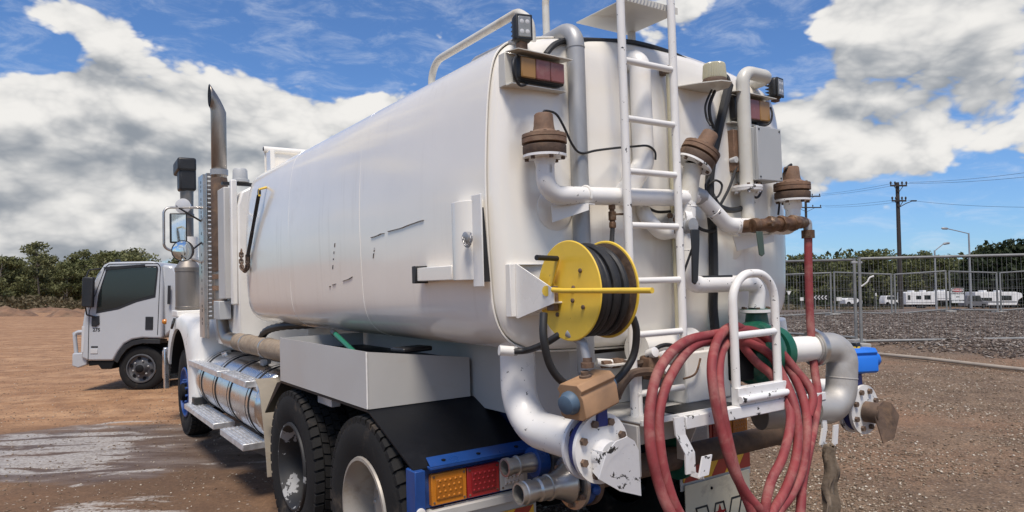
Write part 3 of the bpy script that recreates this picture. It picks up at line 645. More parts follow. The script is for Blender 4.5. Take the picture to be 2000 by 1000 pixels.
P('stack_clamp', G().lathe((-1.05, 5.36, 2.98), (0, 0, 1), [(0, .08), (0, .09), (.06, .09), (.06, .08)], 24, cap=False), MT['galv'])
# perforated heat shield: angle plate with rows of holes
sh = G(); zs0, zs1 = 1.24, 3.02; xo = -1.17
nz = 38; dz = (zs1-zs0)/nz
sh.bb(xo, xo+.004, 5.60, 5.86, zs0, zs1); sh.bb(xo+.004, xo+.02, 5.60, 5.604, zs0, zs1)
shield = P('heat_shield', sh, MT['stain'])
g = G()
g.bb(xo+.06, xo+.11, 5.50, 5.504, zs0+.2, zs1); g.bb(xo+.02, xo+.03, 5.50, 5.604, zs0, zs1)
for i in range(4, nz): g.bb(xo+.02, xo+.06, 5.50, 5.504, zs0+dz*i+.014, zs0+dz*i+dz)
P('slotted_flange', g, MT['stain'], parent=shield)
g = G()
for i in range(2, nz-1):
    if rnd.random() < .55: g.bb(xo-.001, xo+.001, 5.70, 5.725, zs0+dz*i, zs0+dz*i+.03)
P('slot', g, MT['dark'], parent=shield)
# --- cab: rear wall, side, roof, fairing
cy0 = 4.78
cab = [(-1.0, 1.18), (-1.0, 2.60), (-.96, 2.74), (-.80, 2.83), (0, 2.88), (.80, 2.83), (.96, 2.74), (1.0, 2.60), (1.0, 1.18)]
P('cab', G().prism([(x, cy0, z) for x, z in cab], (0, 1.55, 0)), MT['white'], .02)
P('cab_skirt', G().prism([(-1.02, cy0-.25, 1.17), (-1.02, cy0+.9, 1.17), (-1.02, cy0+.9, 1.24), (-1.02, cy0-.25, 1.20)], (1.6, 0, 0)), MT['white'], .004)
P('side_fairing', G().bb(-1.10, -1.02, 4.93, 5.22, 1.66, 2.80), MT['boxgrey'], .01)
P('fairing_edge', G().bb(-1.06, -1.0, 4.79, 4.86, 1.60, 2.86), MT['white'], .012)
P('battery_box', G().bb(-1.14, -1.02, 5.02, 5.28, 1.45, 1.64), MT['grey'], .008)
g = G().lathe((-.92, 5.0, 2.865), (0, 0, 1), [(0, .09), (.025, .09), (.03, .075), (.12, .072), (.14, .06), (.142, .01)], 24); P('roof_beacon', g, MT['grey'])
P('beacon_arm', G().bb(-1.1, -.6, 4.98, 5.04, 2.83, 2.86), MT['black'])
P('hood', G().prism([(-.72, 6.33, 1.2), (-.80, 6.33, 1.55), (-.66, 6.33, 1.72), (0, 6.33, 1.78), (.66, 6.33, 1.72), (.80, 6.33, 1.55), (.72, 6.33, 1.2)], (0, 1.9, 0)), MT['white'], .03)
P('windscreen', G().prism([(-.92, 6.331, 1.9), (.92, 6.331, 1.9), (.85, 6.331, 2.6), (-.85, 6.331, 2.6)], (0, .012, 0)), MT['glass'])
# --- front mudguard: arch over the steer wheel with a rear panel
g = G(); xo = -1.24; xi = -.78; cyw, czw = 6.88, .56
arch = []
for i in range(19):
    a = R(-12)+R(172)*i/18; arch.append((cyw-.70*math.cos(a)*1.02, czw+.74*math.sin(a)))
outer = [(5.86, .58), (5.86, 1.12), (5.96, 1.32), (6.16, 1.44), (6.5, 1.475), (6.95, 1.475), (7.35, 1.40), (7.62, 1.22), (7.74, .95)]
inner = [(y, z) for y, z in arch]
vs = []; N = 40
def resample(pl, n):
    pl = [Vector((0, y, z)) for y, z in pl]; L = [0]
    for p, q in zip(pl, pl[1:]): L.append(L[-1]+(q-p).length)
    out = []
    for i in range(n):
        t = L[-1]*i/(n-1); k = max(j for j in range(len(L)-1) if L[j] <= t+1e-9); u = (t-L[k])/(L[k+1]-L[k]); q = pl[k].lerp(pl[k+1], u); out.append((q.y, q.z))
    return out
oo = [(p.y, p.z) for p in spline([(0, y, z) for y, z in outer], 6)]
A_ = resample(oo, N); B_ = resample(inner, N)
for (ya, za), (yb, zb) in zip(A_, B_):
    vs += [(xi, ya, za), (xo+.10, ya, za+.0), (xo+.03, ya+(yb-ya)*.12, za+(zb-za)*.12), (xo, ya+(yb-ya)*.35, za+(zb-za)*.35), (xo, yb, zb), (xo+.03, yb, zb), (xi, yb, zb)]
fs = [(7*i+k, 7*i+k+1, 7*i+8+k, 7*i+7+k) for i in range(N-1) for k in range(6)]
P('front_mudguard', (vs, [], fs), MT['white'], angle=50)
P('guard_trim', G().bb(-1.24, -.9, 5.85, 6.0, .50, .575), MT['black'], .004)
g = G(); lin = [(cyw-.69*math.cos(R(-20)+R(190)*i/18)*1.02, czw+.73*math.sin(R(-20)+R(190)*i/18)) for i in range(19)]
vs = [(x, y, z) for y, z in lin for x in (-1.215, -.765)]
P('arch_liner', (vs, [], [(2*i, 2*i+1, 2*i+3, 2*i+2) for i in range(18)]), MT['dark'])
P('inner_guard', G().bb(-.78, -.76, 6.1, 7.6, .5, 1.4), MT['dark'])
P('bumper', G().bb(-1.22, 1.22, 8.05, 8.30, .55, .95), MT['alu'], .02)
P('bumper_end', G().bb(-1.24, -1.18, 7.95, 8.05, .45, 1.0), MT['alu'], .01)
P('marker_lamp', G().lathe((-1.24, 7.75, 1.36), (-1, 0, 0), [(0, .035), (.03, .035), (.05, .02)], 14), MT['amber'])
P('bonnet_latch', G().tube([(-1.25, 7.02, 1.42), (-1.27, 7.0, 1.36), (-1.27, 7.1, 1.30), (-1.25, 7.12, 1.38)], .016, 8), MT['black'])
# --- air cleaner, snorkel with black cap, mirrors
ax, ay = -1.08, 7.1
g = G().lathe((ax, ay, 1.52), (0, 0, 1), [(0, .14), (.01, .15), (.04, .15), (.045, .145), (.48, .145), (.485, .152), (.53, .152), (.54, .14), (.60, .10), (.62, .08)], 32); ac = P('air_cleaner', g, MT['cleaner'])
P('cleaner_mount', G().bb(ax-.16, ax+.2, ay-.2, ay+.2, 1.44, 1.515), MT['white'], .01, ac)
P('intake_pipe', G().lathe((ax, ay, 2.13), (0, 0, 1), [(0, .075), (.55, .075), (.56, .085), (.60, .085), (.61, .075), (.90, .08)], 24), MT['cleaner'])
P('white_intake_pipe', G().lathe((ax+.03, ay, 2.14), (0, 0, 1), [(0, .09), (.30, .09)], 24), MT['white'])
P('work_lamp', G().lathe((ax-.04, ay-.06, 2.82), (-.5, -1, 0), [(0, .03), (.02, .09), (.06, .095), (.065, .08), (.07, .001)], 22), MT['clear'])
g = G().prism([(ax-.10, ay-.10, 3.02), (ax+.10, ay-.10, 3.02), (ax+.10, ay+.10, 3.02), (ax-.10, ay+.10, 3.02)], (0, 0, .30)); g.prism([(ax-.12, ay-.12, 3.27), (ax+.10, ay-.12, 3.27), (ax+.10, ay+.26, 3.24), (ax-.12, ay+.26, 3.24)], (0, 0, .17))
P('snorkel_cap', g, MT['black'], .03, seg=3)
mx = -1.42; my = 5.72
za, zc = (-1.42,5.468,2.596)[2], (-1.42,5.488,2.273)[2]
g = G().box((mx+.02, my, (za+zc)/2), (.17, .05, za-zc)); mir = P('mirror', g, MT['black'], .012)
P('mirror_glass', G().box((mx+.02, my-.027, (za+zc)/2), (.14, .004, za-zc-.03)), MT['mirror'], parent=mir)
P('mirror_hoop', G().tube(fillet([(-1.0, 5.75, za+.08), (mx-.12, my+.02, za+.06), (mx-.12, my+.02, zc-.05), (-1.0, 5.75, zc-.28)], .07), .014, 8), MT['stain'], parent=mir)
P('mirror_stay', G().tube([(-1.0, 5.75, za-.18), (mx, my+.02, za+.08)], .010, 8).tube([(-1.0, 5.7, zc+.15), (mx+.1, my+.02, zc-.12)], .010, 8), MT['black'], parent=mir)
cm = Vector((-1.4,5.465,2.175)); g = G().lathe(cm, (0, -1, 0), [(-.06, .02), (-.04, .09), (0, .112), (.012, .112)], 28); rm = P('round_mirror', g, MT['black'])
P('round_mirror_glass', G().lathe(cm+Vector((0, -.012, 0)), (0, -1, 0), [(0, .102), (.006, .09), (.012, .06), (.015, .02), (.0152, .001)], 28), MT['mirror'], parent=rm)
# --- flexible hose from fuel tank into the tray side
hz = spline([(-.95, 4.02, 1.08), (-1.0, 4.0, 1.22), (-1.0, 3.85, 1.36), (-.95, 3.55, 1.42), (-.8, 3.2, 1.44), (-.7, 2.9, 1.46)], 8)
g = G(); g.tube(hz, [.030+.005*(i % 2) for i in range(len(hz))], 12); P('corrugated_hose', g, MT['black'])
P('hose_fitting', G().lathe((-.95, 4.02, 1.05), (0, 0, 1), [(0, .05), (.06, .05), (.07, .04)], 8), MT['galv'])

# ================================================================== pipework and fittings on the rear of the truck
V = Vector
def bolts(name, c, d, rad, n, r, h, mat, parent, a0=0.):
    c = V(c); d = V(d).normalized(); u = d.orthogonal().normalized(); w = d.cross(u)
    for i in range(n):
        t = a0+2*PI*i/n; P(name, G().hexa(c+(u*math.cos(t)+w*math.sin(t))*rad, d, r, h), mat, parent=parent)
YL, YP, YG = -.275, -.20, -.12
# overflow pipe
xg = (-0.6155,-0.12,2.327)[0]; zt = (-0.6245,-0.12,2.921)[2]
P('overflow_pipe', G().tube(fillet([(xg, YG, 1.32), (xg, YG, zt), (xg, .42, zt-.02), (xg, .5, zt-.1)], [0, .085, 0, 0], 9), .041, 20), MT['galv'])
P('pipe_joint', G().lathe((xg, YG, zt-.10), (0, 0, 1), [(0, .041), (0, .0435), (.006, .0435), (.006, .041)], 20, cap=False), MT['galv'])
# ladder
lad = empty('ladder'); lad.parent = truck
xl, xr = (-0.4693,-0.275,2.313)[0], (-0.1368,-0.275,2.339)[0]
P('rail', G().tube([(xl, YL, 1.10), (xl, YL, 3.6)], .0195, 14), MT['speck'], parent=lad)
P('rail', G().tube([(xr, YL, 1.40), (xr, YL, 3.6)], .0195, 14), MT['speck'], parent=lad)
for z in ((-0.2916,-0.275,2.746)[2], (-0.3052,-0.275,2.476)[2], (-0.3174,-0.275,2.233)[2], (-0.3232,-0.275,1.985)[2], (-0.2759,-0.275,1.731)[2], (-0.2886,-0.275,1.486)[2], 1.22):
    P('rung', G().tube([(xl+.015, YL, z), (xr-.015, YL, z)], .0155, 12), MT['white'], parent=lad)
# tread plate platform above the tank edge
plat = P('platform', G().bb(-.415, -.055, -.24, .11, 3.05, 3.056), MT['offwhite'], .001)
g = G().bb(-.415, -.055, -.244, -.2405, 3.046, 3.078); P('platform_edge', g, MT['offwhite'], parent=plat)
for i in range(15):
    x = -.405+.022*i; P('tread_lug', G().prism([(x, -.2445, 3.050), (x+.005, -.2445, 3.050), (x+.014, -.2445, 3.074), (x+.009, -.2445, 3.074)], (0, -.003, 0)), MT['galv'], parent=plat)
for x in (-.09,): P('platform_leg', G().bb(x, x+.03, .05, .08, 2.93, 3.05), MT['offwhite'], parent=plat)
P('platform_rail', G().tube(fillet([(-.60, .12, 2.90), (-.60, .12, 3.12), (-.56, .10, 3.5)], .2), .018, 12), MT['offwhite'])
P('hatch_neck', G().lathe((.35, .75, 2.93), (0, 0, 1), [(0, .18), (.12, .18), (.14, .16), (.16, .02)], 24), MT['offwhite'])
# return pipe behind the ladder
xw = (-0.2403,-0.155,2.553)[0]
P('return_pipe', G().tube(fillet([(xw-.03, -.04, (-0.255,-0.155,2.817)[2]), (xw, -.155, (-0.2546,-0.155,2.825)[2]), (xw, -.155, (-0.2528,-0.155,2.3)[2]), (xw-.09, -.13, (-0.3537,-0.155,2.169)[2]), (xw-.12, -.05, (-0.3886,-0.155,2.131)[2])], [0, .07, .08, .05, 0], 8), .052, 22), MT['white'])
# sight tube
xs = (-0.0239,-0.13,2.372)[0]
P('sight_tube', G().cyl((xs, -.135, 1.42), (xs, -.135, 2.82), .011, 12), MT['tubey'])
P('sight_tube', G().cyl((xs+.028, -.13, 1.40), (xs+.028, -.13, 2.80), .008, 12), MT['white'])
for z in (2.80, 1.44): P('tube_fitting', G().bb(xs-.018, xs+.018, -.155, -.09, z-.02, z+.02), MT['bronze'], .004)
# spray head
def head(base, ax, sc=1.0, tone=MT['rustc'], cable=True):
    base = V(base); ax = V(ax).normalized()
    h = P('spray_head', G().lathe(base, ax, [(.050*sc, .04*sc), (.060*sc, .088*sc), (.062*sc, .101*sc), (.082*sc, .101*sc), (.083*sc, .097*sc), (.085*sc, .097*sc), (.086*sc, .101*sc), (.102*sc, .1*sc), (.112*sc, .065*sc), (.122*sc, .05*sc), (.14*sc, .046*sc), (.192*sc, .042*sc), (.198*sc, .037*sc), (.2*sc, .001)], 36), tone)
    P('head_ring', G().lathe(base, ax, [(.014*sc, .04*sc), (.014*sc, .094*sc), (.020*sc, .098*sc), (.050*sc, .098*sc), (.054*sc, .090*sc), (.058*sc, .05*sc)], 36, cap=False), MT['rustd'], parent=h)
    P('base_flange', G().lathe(base, ax, [(0, .04*sc), (0, .098*sc), (.011*sc, .098*sc), (.011*sc, .04*sc)], 36, cap=False), MT['chipped'], parent=h)
    bolts('bolt', base+ax*.101*sc, ax, .082*sc, 8, .008*sc, .008*sc, MT['rustd'], h, .2)
    bolts('bolt', base-ax*.012*sc, ax, .082*sc, 6, .010*sc, .012*sc, MT['rustd'], h, .5)
    return base+ax*.2*sc
hb1 = V((-0.875,-0.2,2.275)); top1 = head(hb1, (.0, 0, 1), .97)
pl = [hb1, (-0.8756,-0.2,2.113), (0.0215,-0.2,2.138)]
P('spray_bar', G().tube(fillet(pl, .105, 10), [.046]*1+[.044]*2+[.041]*99 if False else .041, 20), MT['speck'])
P('pipe_reducer', G().lathe(hb1-V((0, 0, .07)), (0, 0, 1), [(0, .041), (.035, .041), (.055, .047), (.072, .047)], 20, cap=False), MT['speck'])
tee = V((0.0142,-0.2,2.141))
hb2 = V((0.0422,-0.22,2.305)); ax2 = V((0.1437,-0.27,2.487))-hb2
top2 = head(hb2, ax2, .97, MT['rustc'])
P('spray_riser', G().tube([tee+V((0, 0, -.02)), tee.lerp(hb2, .55), hb2], .044, 20), MT['offwhite'])
hb3 = V((0.8842,-0.2,2.158)); top3 = head(hb3, (0, 0, 1), 1.0, MT['rustc'])
rb = [tee+V((-.02, 0, .02)), (0.1093,-0.2,2.15), (0.3067,-0.2,2.008), (0.8779,-0.2,2.006), hb3]
P('spray_bar', G().tube(fillet(rb, [0, .09, .12, .075, 0], 9), .041, 20), MT['speck'])
P('pipe_reducer', G().lathe(hb3-V((0, 0, .08)), (0, 0, 1), [(0, .041), (.03, .041), (.045, .05), (.08, .05)], 20, cap=False), MT['speck'])
fl1 = V((0.5182,-0.2,1.561))
pv = [tee+V((0, 0, .03)), (-0.0174,-0.2,1.704), (0.5447,-0.2,1.699), fl1]
P('delivery_pipe', G().tube(fillet(pv, [0, .075, .12, 0], 9), .043, 20), MT['speck'])
for q in ((0.0114,-0.2,2.091), (0.002,-0.2,1.988), (-0.0044,-0.2,1.873)):
    P('weld_ring', G().lathe(V(q), (0, 0, 1), [(0, .043), (.002, .0455), (.005, .0455), (.007, .043)], 20, cap=False), MT['white'])
for q, d in (((0.1987,-0.2,2.08), (1, 0, -.9)), ((0.3556,-0.2,2.001), (1, 0, 0)), ((0.4308,-0.2,2), (1, 0, 0))):
    P('weld_ring', G().lathe(V(q), d, [(0, .041), (.002, .0435), (.005, .0435), (.007, .041)], 20, cap=False), MT['white'])
P('unpainted_patch', G().lathe(V((0.0491,-0.2,2.163)), (1, 0, -.25), [(0, .0415), (.002, .0425), (.075, .0425), (.077, .0415)], 20, cap=False), MT['galv'])
P('foam_strip', G().bb((0.0784,-0.2,1.743)[0], (0.3065,-0.2,1.739)[0], -.225, -.19, (0.1697,-0.2,1.721)[2], (0.1712,-0.2,1.747)[2]), MT['black'], .004)
# pipe brackets with u-bolts
def arm(px0, xq, z):
    P('support_arm', G().prism([(px0, -.085, z-.02), (px0, -.085, z-.10), (px0+.16, -.23, z-.045), (px0+.16, -.23, z-.035)], (0, .006, 0)), MT['white'])
z0 = tee.z-.045
g = G().prism([V((-0.8058,-0.15,2.074)), V((-0.8029,-0.15,2.001)), V((-0.6701,-0.24,2.051)), V((-0.6689,-0.24,2.079))], (0, .006, 0)); P('support_arm', g, MT['white'])
g = G().prism([V((-0.777,-0.12,2.081)), V((-0.6688,-0.24,2.081)), V((-0.6331,-0.24,2.08)), V((-0.7421,-0.12,2.08))], (0, 0, -.004)); P('support_shelf', g, MT['white'])
ub = V((-0.6544,-0.2,2.118)); P('u_bolt', G().tube([(ub.x, ub.y+.045*math.cos(a), ub.z+.045*math.sin(a)) for a in [R(-20+22*i) for i in range(11)]], .006, 8), MT['white'])
g = G().prism([V((0.4151,-0.15,1.954)), V((0.4442,-0.15,1.876)), V((0.6428,-0.24,1.922)), V((0.6455,-0.24,1.961))], (0, .006, 0)); P('support_arm', g, MT['white'])
ub = V((0.6361,-0.2,2.004)); P('u_bolt', G().tube([(ub.x, ub.y+.045*math.cos(a), ub.z+.045*math.sin(a)) for a in [R(-200+22*i) for i in range(11)]], .006, 8), MT['white'])
for c, r in (((-0.7448,-0.085,2.069), .10), ((0.4704,-0.09,1.913), .085)):
    P('doubler_pad', G().lathe(V(c), (0, -1, 0), [(-.03, r), (.008, r), (.012, r-.006), (.012, .001)], 36), MT['tank'])
# brass ball valve, lever and hose tail
va = V((0.412,-0.27,2.002)); vb = V((0.8867,-0.27,2.032)); d = (vb-va).normalized(); L = (vb-va).length
g = G().lathe(va, d, [(0, .02), (0, .036), (.02, .040), (.045, .040), (.05, .034), (L*.30, .034), (L*.32, .042), (L*.40, .042), (L*.42, .033), (L*.52, .033), (L*.53, .041), (L*.58, .041), (L*.60, .036), (L*.72, .036), (L*.74, .043), (L*.80, .043), (L*.82, .035), (L*.93, .035), (L, .028)], 14); bv = P('ball_valve', g, MT['bronze'])
for q in (.36, .55, .77): P('union_nut', G().lathe(va+d*(L*q-.02), d, [(0, .046), (.034, .046)], 8), MT['bronze'], .004, bv)
vc = va.lerp(vb, .22); P('valve_stem', G().cyl(vc, vc+V((0, -.06, 0)), .012, 10), MT['bronze'], parent=bv)
g = G().prism([V((0.3697,-0.335,1.966)), V((0.4199,-0.335,1.967)), V((0.4289,-0.335,1.85)), V((0.407,-0.335,1.837)), V((0.3866,-0.335,1.845))], (0, .008, 0)); P('valve_lever', g, pmat('dull_green_lever', (.06, .09, .07), .5), .003, bv)
P('valve_feed', G().tube([(va.x-.0, -.20, va.z), (va.x+.01, -.27, va.z)], .034, 14), MT['bronze'], parent=bv)
hx = V((0.9112,-0.27,1.972))
P('hose_elbow', G().tube(fillet([vb, V((hx.x, -.27, vb.z)), hx], .03, 6), .024, 14), MT['galv'], parent=bv)
P('hose_clamp', G().lathe(hx+V((0, 0, -.03)), (0, 0, 1), [(0, .030), (0, .036), (.045, .036), (.045, .030)], 16, cap=False), MT['bronze'], parent=bv)
# vent pipe on the right with return at its top
xv = (0.5213,-0.17,2.408)[0]; zv = (0.5504,-0.17,2.863)[2]
P('vent_pipe', G().tube(fillet([(xv, -.17, tee.z-.15), (xv, -.17, zv), (xv+.24, -.17, zv), (xv+.24, .25, zv-.03)], [0, .07, .06, 0], 8), .037, 18), MT['offwhite'])
zf = (0.5133,-0.17,2.216)[2]
vf = P('vent_flange', G().lathe((xv, -.17, zf-.014), (0, 0, 1), [(0, .03), (0, .082), (.012, .084), (.014, .080), (.016, .084), (.028, .082), (.028, .03)], 30, cap=False), MT['chipped'])
bolts('bolt', (xv, -.17, zf+.014), (0, 0, 1), .068, 6, .009, .010, MT['rustd'], vf); bolts('bolt', (xv, -.17, zf-.028), (0, 0, 1), .068, 6, .009, .012, MT['chipped'], vf)
# junction box
jx0, jx1 = (0.5289,-0.24,2.397)[0], (0.7363,-0.24,2.414)[0]; jz0, jz1 = (0.612,-0.24,2.258)[2], (0.6316,-0.24,2.547)[2]
jb = P('junction_box', G().bb(jx0, jx1, -.222, -.10, jz0, jz1), MT['grey'], .004)
P('box_lid', G().bb(jx0-.002, jx1+.002, -.245, -.2225, jz0-.002, jz1+.002), MT['grey'], .004, jb)
for x in (jx0+.015, jx1-.015):
    for z in (jz0+.015, jz1-.015): P('screw', G().lathe((x, -.245, z), (0, -1, 0), [(0, .006), (.003, .005)], 8), MT['ink'], parent=jb)
for x in (jx0+.04, jx0+.09): P('cable_gland', G().lathe((x, -.17, jz0), (0, 0, -1), [(0, .012), (.02, .012), (.025, .008)], 8), MT['black'], parent=jb)
# beacon on its shelf
bx = V((0.2301,-0.22,2.744)); 
P('beacon_shelf', G().prism([V((bx.x-.16, -.08, bx.z-.008)), V((bx.x-.10, -.20, bx.z-.008)), V((bx.x-.03, -.29, bx.z-.008)), V((bx.x+.04, -.30, bx.z-.008)), V((bx.x+.11, -.22, bx.z-.008)), V((bx.x+.12, -.08, bx.z-.008))], (0, 0, .006)), MT['offwhite'], .001)
bc = P('beacon_base', G().lathe(bx, (0, 0, 1), [(0, .062), (.012, .064), (.024, .058)], 28), MT['rustd'])
g = G(); n = 44; pr = [(.022, .060), (.03, .062), (.095, .057), (.102, .053), (.106, .02), (.107, .001)]
for h, r in pr:
    for i in range(n*2):
        rr = r*(1.0 if i % 2 else .965) if r > .03 else r; t = PI*i/n; g.v.append((bx.x+rr*math.cos(t), bx.y+rr*math.sin(t), bx.z+h))
m = n*2; g.f += [(j*m+i, j*m+(i+1) % m, (j+1)*m+(i+1) % m, (j+1)*m+i) for j in range(len(pr)-1) for i in range(m)]
P('beacon_lens', g, MT['beacon'], parent=bc, angle=20)
# tail lamps high on the tank
def toplamp(x0, x1, z0, z1, cols, yb, flip=1):
    yl = yb-.05
    b = P('lamp_bracket', G().bb(x0-.035, x1+.012, yb, yb+.05, z0-.02, z1+.02), MT['offwhite'], .002)
    P('lamp_hood', G().prism([(x0-.03, yb, z1+.025), (x1+.02, yb, z1+.02), (x1+.02, yb-.085, z1+.012), (x0-.02, yb-.085, z1+.017)], (0, 0, -.004)), MT['offwhite'], parent=b)
    P('lamp_sill', G().bb(x0-.03, x1+.01, yb-.045, yb, z0-.022, z0-.018), MT['offwhite'], parent=b)
    lm = P('tail_lamp', G().bb(x0, x1, yl, yb, z0, z1), MT['black'], .012)
    n = len(cols); w = (x1-x0-.02)/n
    for i, c in enumerate(cols):
        P('lens', G().bb(x0+.01+w*i+.001, x0+.01+w*(i+1)-.001, yl-.012, yl-.0005, z0+.008, z1-.008), c, .005, lm)
    return lm
ya = -.10
toplamp((-0.9672,-0.15,2.652)[0], (-0.709,-0.15,2.689)[0], (-0.85,-0.15,2.621)[2], (-0.846,-0.15,2.727)[2], [MT['fadedamber'], MT['fadedred'], MT['fadedred']], ya)
toplamp((0.4841,-0.15,2.649)[0], (0.7781,-0.15,2.682)[0], (0.6668,-0.15,2.603)[2], (0.6753,-0.15,2.732)[2], [MT['fadedred'], MT['fadedred'], MT['fadedamber']], ya)
P('lamp_cable', G().tube(spline([(-0.9701,-0.15,2.723), (-1.018,-0.19,2.678), (-1.017,-0.19,2.623), (-0.9753,-0.17,2.587), (-0.9056,-0.13,2.611)], 6), .006, 8), MT['hose'])
P('lamp_cable', G().tube(spline([(0.7886,-0.15,2.698), (0.7716,-0.17,2.648), (0.7445,-0.16,2.594), (0.6469,-0.13,2.585)], 6), .006, 8), MT['hose'])
# work lamps
def worklamp(c, rz, foot):
    c = V(c); M = Matrix.Rotation(rz, 3, 'Z')
    b = P('work_lamp', G().box(c, (.085, .055, .125), M), MT['black'], .022, seg=4)
    q = c+M @ V((0, -.029, 0)); P('lamp_bezel', G().box(q, (.078, .01, .115), M), MT['black'], .015, b, seg=3)
    q = c+M @ V((0, -.0345, 0)); P('lamp_lens', G().box(q, (.058, .006, .092), M), MT['lampglass'], .006, b)
    for sx in (-1, 1):
        for sz in (-1, 1): P('led', G().lathe(c+M @ V((.013*sx, -.0376, .022*sz)), M @ V((0, -1, 0)), [(0, .010), (.001, .007), (.0015, .001)], 12), MT['clear'], parent=b)
    for i in range(5): P('cooling_fin', G().box(c+M @ V((0, .034, -.04+.02*i)), (.07, .02, .004), M), MT['black'], parent=b)
    P('lamp_foot', G().bb(c.x-.02, c.x+.02, c.y-.015, c.y+.02, foot, c.z-.055), MT['rustc'], .003, b)
c = V((-0.9201,-0.12,2.856)); worklamp(c, R(-14), (-0.9345,-0.12,2.763)[2])
c = V((0.8819,-0.12,2.827)); worklamp(c, R(8), (0.8098,-0.12,2.749)[2])
# cables
def cable(pts, r=.008, name='cable', mat=MT['hose'], n=8): return P(name, G().tube(spline(pts, 7), r, n), mat)
cable([(-0.7758,-0.1,2.773), (-0.7099,-0.09,2.834), (-0.5932,-0.06,2.88), (-0.3556,-0.03,2.926), (-0.1455,-0.03,2.951), (0.1158,-0.03,2.94), (0.3228,-0.04,2.893), (0.4117,-0.07,2.867), (0.4723,-0.1,2.845), (0.4579,-0.13,2.792)], .014, 'edge_cable')
cable([(0.4579,-0.13,2.792), (0.3979,-0.13,2.643), (0.3383,-0.13,2.484), (0.291,-0.12,2.316), (0.2748,-0.12,2.178), (0.2879,-0.12,1.987), (0.2816,-0.12,1.742), (0.2679,-0.12,1.579), (0.2793,-0.12,1.43)], .024, 'cable_bundle')
cable([(0.4136,-0.14,2.826), (0.4478,-0.14,2.76), (0.3923,-0.14,2.613), (0.3436,-0.14,2.496)], .013, 'cable')
cable([(0.2643,-0.17,2.726), (0.1994,-0.18,2.637), (0.2034,-0.18,2.57), (0.2091,-0.2,2.526)], .006)
cable([(0.2884,-0.17,2.724), (0.2314,-0.18,2.641), (0.2314,-0.18,2.573), (0.2685,-0.17,2.525)], .009)
cable([(0.2567,-0.14,2.27), (0.1983,-0.16,2.218), (0.2186,-0.16,2.157), (0.2914,-0.16,2.163), (0.3278,-0.16,2.225), (0.2803,-0.16,2.249), (0.2543,-0.14,2.229)], .006)
cable([(0.2911,-0.12,2.179), (0.3009,-0.15,2.121), (0.3696,-0.16,2.095), (0.48,-0.15,2.105), (0.6184,-0.13,2.149)], .016, 'cable_loop')
cable([(0.4997,-0.13,2.357), (0.4023,-0.15,2.222), (0.3258,-0.15,2.127)], .008)
cable([(0.6533,-0.16,2.259), (0.6593,-0.16,2.214), (0.616,-0.16,2.172), (0.5513,-0.15,2.201)], .007)
cable([(0.6844,-0.13,2.603), (0.6502,-0.14,2.424), (0.6453,-0.15,2.278)], .009)
cable([top1, top1+V((.01, 0, .012)), (-0.8007,-0.19,2.478), (-0.7597,-0.19,2.43), (-0.6943,-0.17,2.352), (-0.6408,-0.165,2.32), (-0.5611,-0.18,2.336), (-0.4058,-0.15,2.366), (-0.3565,-0.22,2.365), (-0.2722,-0.22,2.374), (-0.2152,-0.21,2.353), (-0.2137,-0.21,2.314)], .0055)
cable([top3, top3+V((0, 0, .012)), (0.835,-0.2,2.34), (0.8695,-0.15,2.291), (0.8592,-0.12,2.086)], .006)
cable([(-0.1968,-0.13,2.091), (-0.127,-0.13,2.071), (0.0122,-0.12,2.082)], .007)
cable([(0.11,-0.14,2.048), (0.1461,-0.15,1.995), (0.2239,-0.15,1.978), (0.2763,-0.14,1.985)], .009)
P('gauge', G().lathe(V((0.471,-0.14,2.376)), (0, -1, 0), [(-.03, .014), (0, .018), (.008, .018), (.009, .001)], 18), MT['clear'])
P('rusty_bracket', G().bb((0.464,-0.12,2.412)[0], (0.5248,-0.12,2.417)[0], -.14, -.09, (0.488,-0.12,2.315)[2], (0.5023,-0.12,2.543)[2]), MT['rustc'], .003)
# butterfly valve lever in front of the delivery pipe
vl = V((-0.0126,-0.25,1.997)); lv = P('valve_body', G().lathe(vl+V((0, .05, 0)), (0, -1, 0), [(0, .045), (.03, .045), (.035, .038), (.055, .036), (.058, .001)], 22), MT['galv'])
g = G().prism([V((-0.0978,-0.315,1.97)), V((-0.0364,-0.315,1.971)), V((-0.0403,-0.315,1.904)), V((-0.0614,-0.315,1.724)), V((-0.0805,-0.315,1.704)), V((-0.1014,-0.315,1.715)), V((-0.0951,-0.315,1.891))], (0, .010, 0)); P('valve_handle', g, MT['black'], .004, lv)
P('handle_rod', G().cyl((-0.0676,-0.29,1.88), (-0.1326,-0.27,1.728), .006, 8), MT['black'], parent=lv)
P('valve_flange', G().lathe(V((0.0004,-0.2,2.027)), (.9, -.45, 0), [(-.02, .03), (-.02, .055), (.012, .055), (.012, .03)], 26, cap=False), MT['chipped'], parent=lv)
# blanked elbow seen between the rungs
P('blank_elbow', G().tube(fillet([(-0.2089,-0.09,2.113), (-0.2298,-0.15,2.038), (-0.1558,-0.17,1.962), (-0.0547,-0.17,1.972)], .06), .036, 18), MT['white'])
bf = V((-0.053,-0.17,2.002)); fl = P('blank_flange', G().lathe(bf, (1, -.3, 0), [(0, .0), (0, .062), (.012, .062), (.012, .0)], 28, cap=False), MT['chipped'])
bolts('bolt', bf+V((-.012, 0, 0)), (-1, .3, 0), .05, 5, .012, .02, MT['bronze'], fl)
P('elbow_pad', G().lathe(V((-0.223,-0.085,2.082)), (0, -1, 0), [(-.02, .075), (.012, .075), (.014, .001)], 28), MT['tank'])
